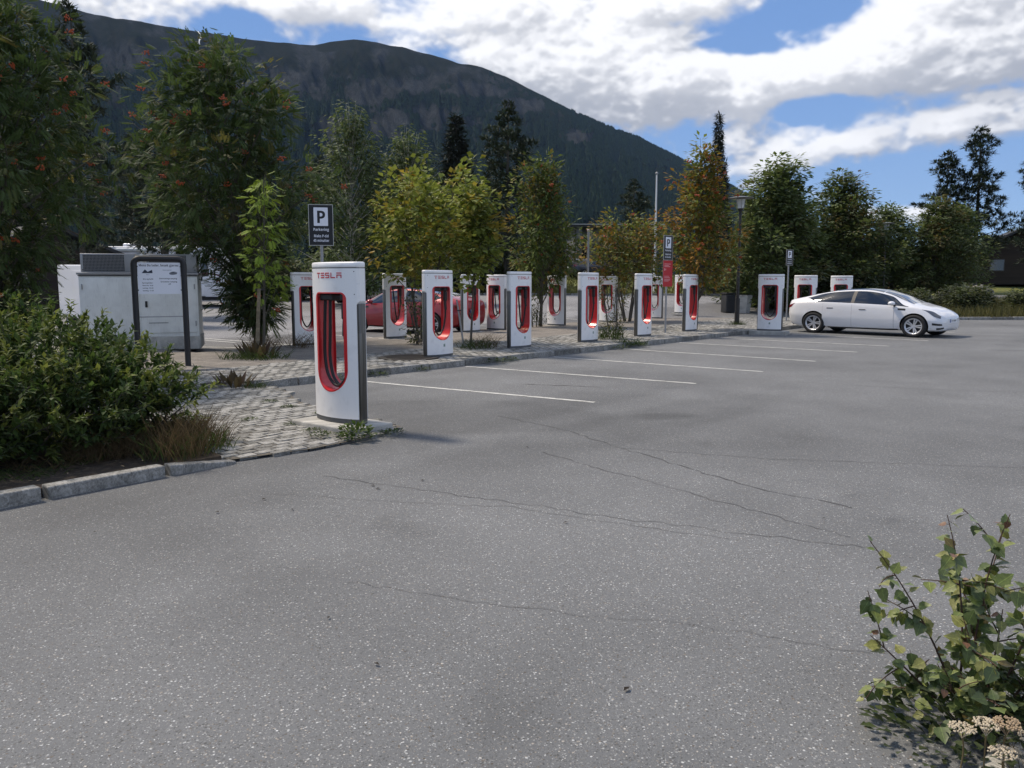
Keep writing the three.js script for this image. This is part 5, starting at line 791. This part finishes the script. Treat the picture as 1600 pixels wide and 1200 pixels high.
function leafClump(o) { const r = rng(o.seed), L = new Leaves(); for (let i = 0; i < o.n; i++) { const w = unit(r), k = Math.cbrt(r()), y = Math.abs(w.y) * o.h * k, p = V(w.x * o.rad * k, y + 0.01, w.z * o.rad * k), d = V(w.x + (r() - 0.5), 0.25 + (r() - 0.4) * 0.8, w.z + (r() - 0.5)).normalize(), s = o.leaf * (0.6 + 0.8 * r()), q = 0.65 + 0.7 * r(), c = mixc(o.c[0], o.c[1], r() * (0.4 + 0.6 * y / o.h)).map((v) => v * q); L.leaf(p, d, V((r() - 0.5) * 0.7, 1, (r() - 0.5) * 0.7).normalize(), s, s * 0.62, c, 0.3); } return L.build(); }
const leafy = leafClump({ seed: 5, n: 240, rad: 0.2, h: 0.17, leaf: 0.055, c: [[0.05, 0.09, 0.016], [0.13, 0.19, 0.04]] });
const tuft = blades({ seed: 6, n: 130, rad: 0.3, h: 0.26, lean: 0.5, w: 0.012, c: GREENW }), dry = blades({ seed: 7, n: 150, rad: 0.26, h: 0.42, lean: 0.4, w: 0.007, c: DRY }), dock = rosette({ seed: 9, n: 30, rad: 0.3, lean: 0.7, h: 0.32, wide: 0.3, c: DOCK }), low = leafClump({ seed: 10, n: 160, rad: 0.24, h: 0.08, leaf: 0.045, c: GREENW });
function weed(name, label, geo, pos, s = 1, sy = s, group) { const m = part(numbered(name), geo, LEAF, scene); m.position.set(...pos); m.scale.set(s, sy, s); m.rotation.y = pos[0] * 7; m.userData = { label, category: 'weed' }; if (group) m.userData.group = group; return m; }
weed('leafy_weed', 'bright green leafy weed at the foot of the nearest concrete plinth', leafy, [-1.63, 0.02, -8.5], 0.95, 1.0);
weed('leafy_weed', 'small green weed right of the leafy weed at the nearest plinth', low, [-1.3, 0.02, -8.75], 0.7, 0.6);
weed('leafy_weed', 'tiny green weed in the setts left of the nearest plinth', low, [-1.98, 0.05, -8.5], 0.6, 0.5);
for (const [x, z] of [[-2.9, -10.6], [-3.3, -11.1], [-2.35, -10.1], [-2.5, -9.3], [-3.1, -9.6], [-2.2, -8.9]]) weed('sett_weed', 'small low weed growing in a joint of the setts', low, [x, 0.03, z], 0.5, 0.35, 'low weeds in the sett joints');
weed('dock_plant', 'reddish brown dock leaves at the left end of the kerb', dock, [-4.25, 0.05, -12.55], 0.85, 0.8); weed('grass_tuft', 'short green grass beside the reddish dock at the kerb end', tuft, [-3.95, 0.02, -12.6], 0.6, 0.5);
weed('dock_plant', 'clump of brown green docks round the foot of the sapling', dock, [-5.15, 0.1, -16.7], 1.2, 1.3); weed('grass_tuft', 'green grass ring round the sapling and its docks', tuft, [-5.0, 0.1, -16.5], 1.7, 0.9); weed('grass_tuft', 'green grass left of the docks under the sapling', tuft, [-5.5, 0.1, -16.55], 1.3, 0.8);
weed('dry_grass', 'dry brown grass behind the sapling under the big rowan', dry, [-4.9, 0.1, -19.4], 1.6, 0.9); weed('dry_grass', 'dry brown grass at the foot of the big rowan', dry, [-5.9, 0.1, -19.6], 1.6, 0.8);
weed('grass_tuft', 'green and brown tuft at the foot of the thin staked tree', tuft, [-0.85, 0.11, -19.0], 1.3, 1.0); weed('dry_grass', 'dry stalks at the foot of the thin staked tree', dry, [-0.6, 0.11, -19.2], 1.2, 0.9);
weed('grass_tuft', 'dense green tuft under the tall weedy shoots', tuft, [2.6, 0.11, -22.2], 1.5, 1.5); weed('grass_tuft', 'green tuft on the kerb right of the third post', tuft, [3.0, 0.06, -20.9], 1.4, 0.8);
weed('grass_tuft', 'dark green tuft at the foot of the lamp post', tuft, [8.2, 0.1, -30], 1.1, 0.7);
[[0.5, 1], [1.5, 0.8], [4.6, 1.2], [5.1, 0.9], [9.3, 1], [10.2, 1.1], [2.6, 0.7]].forEach(([s, k]) => { const [x, z] = along(s, 0.06); weed('kerb_grass', 'low green growth along the foot of the island kerb', low, [x, 0.02, z], 1.3 * k, 0.8, 'low growth along the foot of the island kerb'); });
{ const rr = rng(300); // dry grass and stalks at the end of the shrub bed
  for (let i = 0; i < 13; i++) { const t = Math.sqrt(rr()), x = lerp(-4.0, -2.95, t) - 0.1 + (rr() - 0.5) * 0.25 - (i % 3) * 0.1, z = lerp(-6.1, -7.5, t) - 0.35 - (i % 3) * 0.22; weed('dry_grass', 'dry brown grass at the edge of the left shrub bed', i % 4 === 3 ? tuft : dry, [x, 0.08, z], 0.8 + 0.4 * rr(), (0.28 + 0.4 * t) * (0.7 + rr() * 0.6), 'dry grass along the left shrub bed'); }
  for (let i = 0; i < 9; i++) weed('dry_grass', 'dry brown grass at the corner of the left shrub bed', i % 3 ? dry : tuft, [-3.35 + rr() * 0.5, 0.08, -7.9 + rr() * 0.7], 0.9, 0.6 + rr() * 0.4, 'dry grass along the left shrub bed');
  const L = new Leaves(); const r2 = rng(301); for (let i = 0; i < 26000; i++) { const x = 13.5 + r2() * 32, z = -36.6 - r2() * 9, a = r2() * 6.28, h = 0.25 + 0.5 * r2(), c = mixc([0.07, 0.09, 0.028], [0.19, 0.17, 0.06], fbm(x * 0.4, 0, z * 0.4, 2) * 0.8 + r2() * 0.4); L.leaf(V(x, land(x, z) - 0.03, z), V(Math.cos(a) * 0.4, 1, Math.sin(a) * 0.4).normalize(), V(-Math.sin(a), 0, Math.cos(a)), h, 0.045, c); }
  const m = part('tall_grass', L.build(), LEAF, scene); m.userData = { label: 'tall wild grass on the bank beyond the far right kerb', category: 'grass', kind: 'stuff' };
  const M = new Leaves(); for (let i = 0; i < 30000; i++) { const x = -34 + r2() * 54, z = -57.6 - r2() * 16, a = r2() * 6.28, h = 0.12 + 0.22 * r2(), c = mixc([0.1, 0.12, 0.034], [0.22, 0.21, 0.07], fbm(x * 0.2, 0, z * 0.2, 3) * 0.9 + r2() * 0.3); M.leaf(V(x, land(x, z) - 0.03, z), V(Math.cos(a) * 0.5, 1, Math.sin(a) * 0.5).normalize(), V(-Math.sin(a), 0, Math.cos(a)), h, 0.06, c); }
  const q = part('bank_grass', M.build(), LEAF, scene); q.userData = { label: 'yellowish mown grass on the bank beyond the road', category: 'grass', kind: 'stuff' };
  const Q = new Leaves(); for (let i = 0; i < 3500; i++) { const x = -8 + r2() * 5.2, z = -4.8 - r2() * 3.6; if (!inPoly([[-4.9, -4.8], [-3.05, -7.05], [-3.3, -8.2], [-6.4, -9], [-9, -9], [-9, -5]], x, z)) continue; const a = r2() * 6.28, c = mixc([0.06, 0.045, 0.025], [0.2, 0.15, 0.08], r2() ** 2); Q.leaf(V(x, 0.105 + r2() * 0.02, z), V(Math.cos(a), 0.15 * r2(), Math.sin(a)).normalize(), V(0, 1, 0), 0.03 + 0.07 * r2(), 0.014, c); }
  const s = part('leaf_litter', Q.build(), LEAF, scene); s.userData = { label: 'dead leaves and straw lying on the soil under the big shrub', category: 'leaf litter', kind: 'stuff' };
}
{ // a few dead leaves blown over the asphalt
  const r = rng(350), dl = new Leaves(); dl.leaf(V(0, 0, 0), V(1, 0.02, 0), V(0, 1, 0), 0.075, 0.035, [0.035, 0.026, 0.018], 0.5);
  const g = dl.build(); [[-1.9, -6.1], [-1.6, -5.85], [-2.1, -5.75], [-2.75, -5.3], [-1.15, -6.55], [-1.05, -6.45], [-0.75, -6.7], [0.35, -5.5], [1.9, -7.2], [0.15, -8.1], [-0.6, -3.4], [0.45, -3.15], [2.2, -5.6], [-0.9, -3.9]].forEach(([x, z]) => { const m = part(numbered('dead_leaf'), g, LEAF, scene); m.position.set(x, 0.012, z); m.rotation.y = r() * 6; m.scale.setScalar(0.35 + r() * 0.4); m.userData = { label: 'small dark dead leaf lying on the open asphalt', category: 'leaf', group: 'dead leaves lying on the asphalt' }; });
}
// birch shoots at the lower right: every leaf its own
{
  const r = rng(411), t = thing('birch_bush', 'young birch bush with serrated leaves at the lower right corner', 'shrub', [1.72, 0, -2.92]), TWIG = std({ color: lin(0.07, 0.038, 0.024), roughness: 0.8 });
  const leafGeo = (seed) => { // serrated, pointed oval folded on its midrib
    const h = rng(seed), n = 7, P = [[0, 0, 0]], I = [], edge = (s) => { const l = []; for (let i = 1; i <= n; i++) { const f = i / (n + 1), w = 0.47 * Math.pow(Math.sin(Math.PI * Math.pow(f, 0.62)), 0.85) * (i % 2 ? 1 : 0.86); l.push([s * w, 0.13 * w * w * 2 - 0.16 * f * f + (h() - 0.5) * 0.05, f]); } return l; };
    const a = edge(-1), b = edge(1), mid = []; for (let i = 1; i <= n; i++) { const f = i / (n + 1); mid.push([0, -0.05 * Math.sin(f * 3.1) - 0.16 * f * f, f]); } const tip = [0, -0.2, 1.06];
    const all = [P[0], ...a, ...mid, ...b, tip], A = (i) => 1 + i, M = (i) => 1 + n + i, B = (i) => 1 + 2 * n + i, T = 1 + 3 * n; I.push(0, A(0), M(0), 0, M(0), B(0)); for (let i = 0; i < n - 1; i++) I.push(A(i), A(i + 1), M(i + 1), A(i), M(i + 1), M(i), M(i), M(i + 1), B(i + 1), M(i), B(i + 1), B(i)); I.push(A(n - 1), T, M(n - 1), M(n - 1), T, B(n - 1));
    const g = new THREE.BufferGeometry(); g.setAttribute('position', new THREE.Float32BufferAttribute(all.flat(), 3)); g.setAttribute('uv', new THREE.Float32BufferAttribute(all.flatMap((p) => [p[0] + 0.5, p[2]]), 2)); g.setIndex(I); g.computeVertexNormals(); return g; };
  const shapes = [1, 2, 3, 4].map(leafGeo);
  const vein = dataTex(128, 128, (x, y) => { const u = Math.abs(x / 128 - 0.5), v = y / 128, k = Math.abs(((v * 9 - u * 9) % 1 + 1) % 1 - 0.5) < 0.07 ? 1.18 : 1, m = u < 0.02 ? 1.3 : 1, n = 0.85 + 0.3 * fbm(x / 12, y / 12, 3, 3); const b = 178 * k * m * n; return [clamp(b, 0, 255), clamp(b, 0, 255), clamp(b * 0.9, 0, 255)]; }, true);
  const cols = [[0.085, 0.125, 0.036], [0.12, 0.165, 0.042], [0.17, 0.21, 0.055], [0.07, 0.105, 0.034], [0.2, 0.21, 0.06], [0.16, 0.075, 0.04], [0.26, 0.19, 0.055]].map((c) => new THREE.MeshPhysicalMaterial({ map: vein, color: lin(c[0] * 2, c[1] * 2, c[2] * 2), roughness: 0.5, transmission: 0.3, thickness: 0, side: THREE.DoubleSide }));
  const stems = [], spots = [];
  const shoot = (a, b, th, dens, bend = 0.1) => { const c = limb(stems, a, b, th, 0.0016, bend, r, 8, 5), L = a.distanceTo(b), n = Math.round(L * dens); for (let i = 0; i < n; i++) { const f = lerp(0.12, 1, (i + r() * 0.6) / n); spots.push([c.getPoint(f), c.getTangent(f), f]); } return c; };
  const mains = [[[-0.05, 0.02, 0], [-0.08, 0.78, -0.1]], [[0, 0, 0], [0.12, 0.8, -0.04]], [[-0.03, 0, 0.02], [-0.34, 0.66, -0.16]], [[-0.04, 0, 0.03], [-0.38, 0.34, -0.02]], [[0.05, 0, 0], [0.33, 0.62, -0.12]], [[0.06, 0, 0.04], [0.42, 0.5, 0.06]], [[-0.03, 0, 0.04], [-0.22, 0.26, 0.2]], [[0.02, 0, 0.03], [0.02, 0.5, 0.12]], [[0, 0, -0.03], [0.24, 0.72, -0.25]], [[0.1, 0, 0.05], [0.3, 0.36, 0.22]], [[0, 0, 0.05], [-0.12, 0.42, 0.14]], [[0.1, 0, 0], [0.56, 0.4, -0.05]]];
  for (const [a, b] of mains) { const c = shoot(V(...a), V(...b), 0.0055, 34, 0.12); for (let k = 0; k < 4; k++) { const f = 0.25 + 0.62 * (k + r() * 0.7) / 4, p = c.getPoint(f), d = unit(r).multiplyScalar(0.75).add(V(b[0] * 0.8, 0.45, (r() - 0.5) * 0.6)).normalize(); shoot(p, p.clone().addScaledVector(d, lerp(0.12, 0.27, r()) * (1.2 - f * 0.5)), 0.0028, 50, 0.03); } }
  for (let k = 0; k < 60; k++) { const a = r() * 6.28, q = 0.05 + 0.3 * Math.sqrt(r()); spots.push([V(Math.cos(a) * q, 0.05 + 0.22 * r(), Math.sin(a) * q * 0.8 + 0.05), V(Math.cos(a), 0.3, Math.sin(a)), r() * 0.6]); }
  spots.sort((a, b) => b[0].z - a[0].z);
  const rest = new Map(); let n = 0;
  for (const [p, tan, f] of spots) {
    const d = unit(r).multiplyScalar(0.9).addScaledVector(tan, 0.35).add(V(0, -0.28, 0.12)).normalize(), u = V((r() - 0.5) * 1.1, 1, (r() - 0.5) * 1.1 + 0.35).normalize(), s = (f > 0.93 ? 0.03 : lerp(0.036, 0.062, r()));
    const z = d.clone(), x = new THREE.Vector3().crossVectors(u, z).normalize(), y = new THREE.Vector3().crossVectors(z, x); const M = new THREE.Matrix4().makeBasis(x.multiplyScalar(s), y.multiplyScalar(s), z.clone().multiplyScalar(s)); const pet = p.clone().addScaledVector(d, 0.012); M.setPosition(pet);
    let k = f > 0.93 && r() < 0.35 ? 5 : r() < 0.025 ? 6 : Math.floor(Math.pow(r(), 0.9) * 5); const g = shapes[(r() * 4) | 0];
    if (n < 300) { const m = new THREE.Mesh(g, cols[k]); m.name = 'leaf'; m.applyMatrix4(M); t.add(m); n++; } else { if (!rest.has(k)) rest.set(k, []); rest.get(k).push(plain(g).applyMatrix4(M)); }
    stems.push(bar(p.toArray(), pet.toArray(), 0.001, 0.001, 3));
  }
  for (const [k, l] of rest) part('foliage', mergeGeometries(l), cols[k], t).userData.kind = 'stuff';
  part('stems', merge(stems), TWIG, t);
  const undergrowth = leafClump({ seed: 51, n: 620, rad: 0.32, h: 0.2, leaf: 0.042, c: [[0.04, 0.066, 0.018], [0.11, 0.14, 0.038]] });
  weed('leafy_weed', 'low leafy growth under the birch bush at the lower right', undergrowth, [1.62, 0.0, -2.8], 1.0, 1.0).userData.kind = 'stuff'; weed('leafy_weed', 'dark low leaves right of the birch bush stems', undergrowth, [2.02, 0.0, -2.9], 1.1, 1.1).userData.kind = 'stuff'; weed('dry_grass', 'dry brown stalks right of the birch bush', dry, [2.2, 0.02, -2.75], 0.8, 0.8); weed('dry_grass', 'dry stalks before the birch bush at the bottom edge', dry, [1.78, 0.02, -2.5], 0.6, 0.35);
}
{ // yarrow: flat cream flower heads on stalks
  const r = rng(500), CREAM = std({ color: lin(0.5, 0.43, 0.31), roughness: 0.9 }), CREAM2 = std({ color: lin(0.36, 0.27, 0.17), roughness: 0.9 }), STALK = std({ color: lin(0.12, 0.09, 0.04), roughness: 0.9 });
  [[1.47, -2.53, 0.16], [1.53, -2.5, 0.19], [1.59, -2.49, 0.2], [1.66, -2.47, 0.16], [1.74, -2.5, 0.2], [1.68, -2.44, 0.13], [1.55, -2.44, 0.13], [1.8, -2.46, 0.17]].forEach(([x, z, h], i) => {
    const t = thing('yarrow_plant', 'dry cream yarrow flower head at the bottom right edge', 'flower', [x, 0.04, z], i, 'dry cream yarrow at the bottom right edge'), fl = [];
    part('stalk', tube([[0, 0, 0], [0.008, h * 0.5, 0], [0, h, 0]], 0.0028, 6, 5), STALK, t);
    for (let k = 0; k < 120; k++) { const a = r() * 6.28, q = Math.sqrt(r()) * 0.042, y = h + 0.012 - q * q * 5 + r() * 0.006; fl.push(new THREE.IcosahedronGeometry(0.0028 + r() * 0.0016, 0).translate(Math.cos(a) * q, y, Math.sin(a) * q)); if (k % 12 === 0) fl.push(bar([0, h * 0.82, 0], [Math.cos(a) * q, y, Math.sin(a) * q], 0.0012, 0.001, 3)); }
    part('flower_head', merge(fl), i % 3 === 2 ? CREAM2 : CREAM, t).userData.kind = 'stuff';
  });
}

// ---------- the mountain across the valley ----------
const RIDGE = [[-75, 11], [-60, 15], [-48, 16.5], [-41.3, 17], [-35, 16.7], [-28.7, 15.9], [-25.7, 15.5], [-23.3, 15.45], [-20, 15.2], [-17.4, 15.05], [-15, 14.95], [-13, 14.95], [-11.8, 15.25], [-10.5, 15.4], [-8.9, 15.3], [-6.8, 15], [-4.7, 14.55], [-3.4, 14.2], [-2.1, 14.05], [-0.4, 13.45], [2.15, 12.2], [5.6, 10.6], [8.6, 9.45], [11.1, 8.15], [14.9, 6.1], [19, 3.9], [22.9, 2.2], [26.5, 1.3], [31.6, 0.6], [40, 0.2], [46, 0]];
const SCREE = [[-12.3, 9.9, 0.9, 1.0], [-12.0, 8.4, 0.5, 1.5], [-8.3, 10.4, 1.6, 1.1], [-5.3, 10.9, 1.2, 0.8], [-14.6, 12.6, 2.2, 0.8], [-9.6, 12.3, 1.8, 1.0], [-2.2, 12.6, 2.2, 0.5], [0.8, 11.6, 1.6, 0.5], [4.4, 9.6, 1.2, 0.5], [-24.3, 13.4, 1.6, 0.8], [-18.3, 12, 2, 1.2], [-6.5, 12.8, 1.4, 0.6]];
const hillPoint = (az, v) => { // v: 0 foot, 1 ridge
  const a = az * Math.PI / 180, e = table(RIDGE, az) + 0.16 * (fbm(az * 1.1, 3, 0, 5) - 0.5), r = lerp(1000, 3900, v), top = Math.tan(e * Math.PI / 180) * 3900;
  const n = fbm(az * 0.55, v * 2.2, 1, 5) - 0.5, g = 1 - 2 * Math.abs(fbm(az * 0.8 + n * 3, v * 5, 7, 4) - 0.5); // gullies run down the slope
  const edge = sstep(0, 0.25, v) * sstep(1.02, 0.8, v), y = top * (Math.pow(v, 1.35) + edge * (0.13 * n + 0.1 * (g - 0.75))) + 1.65 * v + edge * 46 * (fbm(az * 4, v * 22, 2, 4) - 0.5);
  return V(Math.sin(a) * r, y - 1.2, -Math.cos(a) * r);
};
{
  const A = range(-75, 46, 620), Vs = [...range(0, 1, 190), 1.03, 1.15], nx = A.length, P = [], C = [], U = [], I = [], rockiness = (az, el, v) => { let k = sstep(0.54, 0.68, fbm(az * 0.8, el * 1.6, 5, 5)) * sstep(6.5, 10, el) * sstep(5, -4, az) * 0.8 * (0.35 + 1.1 * fbm(az * 7, el * 3, 9, 3)); for (const [a, e, w, h] of SCREE) { const d = ((az - a) / w) ** 2 + ((el - e) / h) ** 2; k = Math.max(k, sstep(1.6, 0.2, d + (fbm(az * 2.5, el * 2.5, 1, 4) - 0.5) * 2.6)); } return k; };
  for (const v of Vs) for (const az of A) {
    const p = v <= 1 ? hillPoint(az, v) : hillPoint(az, 1); if (v > 1) { const k = 1 + (v - 1) * 2; p.x *= k; p.z *= k; p.y -= (v - 1) * 900; }
    const el = Math.atan2(p.y - 1.65, Math.hypot(p.x, p.z)) * 57.3, rel = el / Math.max(1, table(RIDGE, az)), rk = rockiness(az, el, v), n = fbm(az * 5, el * 5, 3, 4), hi = sstep(0.8, 0.97, rel + (n - 0.5) * 0.2) * sstep(4, 8, el);
    let c = mixc([0.014, 0.028, 0.013], [0.034, 0.054, 0.024], n); c = mixc(c, mixc([0.05, 0.066, 0.036], [0.085, 0.088, 0.062], n), hi); c = mixc(c, mixc([0.08, 0.088, 0.086], [0.2, 0.212, 0.208], fbm(az * 9, el * 9, 4, 3)), rk);
    P.push(p.x, p.y, p.z); C.push(...c); U.push(p.x / 90, (p.z + p.y) / 90);
  }
  for (let j = 0; j < Vs.length - 1; j++) for (let i = 0; i < nx - 1; i++) { const a = j * nx + i, b = a + 1, c = a + nx, d = c + 1; I.push(a, b, c, b, d, c); }
  const g = new THREE.BufferGeometry(); g.setAttribute('position', new THREE.Float32BufferAttribute(P, 3)); g.setAttribute('color', new THREE.Float32BufferAttribute(C, 3)); g.setAttribute('uv', new THREE.Float32BufferAttribute(U, 2)); g.setIndex(I); g.computeVertexNormals();
  const mt = dataTex(512, 512, (x, y) => { const v = 110 + 145 * (0.55 * fbm(x / 6, y / 6, 2, 3) + 0.45 * hash3(x >> 1, y >> 1, 3)); return [v, v, v]; }, true);
  structure('mountain', g, new THREE.MeshPhysicalMaterial({ vertexColors: true, map: mt, roughness: 1, specularIntensity: 0, bumpMap: mt, bumpScale: 9 }));
  // forest on its flank: single conifers past counting
  const r = rng(600), cone = mergeGeometries([new THREE.ConeGeometry(0.32, 1, 5, 1, true).translate(0, 0.5, 0)]), mats = [], cols = [], m4 = new THREE.Matrix4(), q = new THREE.Quaternion(), s = V();
  for (let i = 0; i < 300000; i++) { const az = lerp(-36, 31, r()), v = Math.sqrt(r()) * 0.995, p = hillPoint(az, v), el = Math.atan2(p.y - 1.65, Math.hypot(p.x, p.z)) * 57.3, rel = el / Math.max(1, table(RIDGE, az)), line = lerp(0.95, 1.12, sstep(-6, 4, az)); if (rel > line - 0.16 * fbm(az * 2, 1, 2, 3) || rockiness(az, el, v) > 0.3 + 0.3 * r() || fbm(az * 3, el * 3, 8, 3) < 0.3) continue; const h = lerp(8, 15, r()) * (az < 4 ? lerp(1, 0.42, sstep(0.6, 0.98, rel)) : 1); m4.compose(p, q, s.set(h, h, h)); mats.push(m4.clone()); const k = 0.7 + 0.8 * r(); cols.push([0.018 * k, 0.031 * k, 0.015 * k]); }
  const im = new THREE.InstancedMesh(cone, new THREE.MeshPhysicalMaterial({ roughness: 1, specularIntensity: 0.2 }), mats.length); im.name = 'mountain_forest'; mats.forEach((m, i) => { im.setMatrixAt(i, m); im.setColorAt(i, lin(...cols[i])); }); im.userData = { label: 'dark conifer forest covering the flank of the mountain', category: 'forest', kind: 'stuff' }; scene.add(im);
  // waterfall under the crest
  const W = []; for (let i = 0; i <= 12; i++) { const f = i / 12; W.push([-20.05 + 0.1 * Math.sin(f * 5) + f * 0.16, 0.985 - f * 0.14]); }
  const wp = [], wi = []; W.forEach(([az, v], i) => { const w = 0.022 + 0.02 * hash3(i, 2, 3); for (const k of [-1, 1]) { const p = hillPoint(az + k * w, v); const L = 0.994; wp.push(p.x * L, p.y * L + 12, p.z * L); } if (i) { const a = 2 * i; wi.push(a - 2, a - 1, a, a - 1, a + 1, a); } });
  const wg = new THREE.BufferGeometry(); wg.setAttribute('position', new THREE.Float32BufferAttribute(wp, 3)); wg.setIndex(wi); wg.computeVertexNormals(); structure('waterfall', wg, std({ color: lin(0.6, 0.62, 0.64), roughness: 0.8, side: THREE.DoubleSide }));
}
scene.fog = new THREE.FogExp2(new THREE.Color().setRGB(0.2, 0.31, 0.52), 0.000024);

shade(scene);
renderer.render(scene, camera);
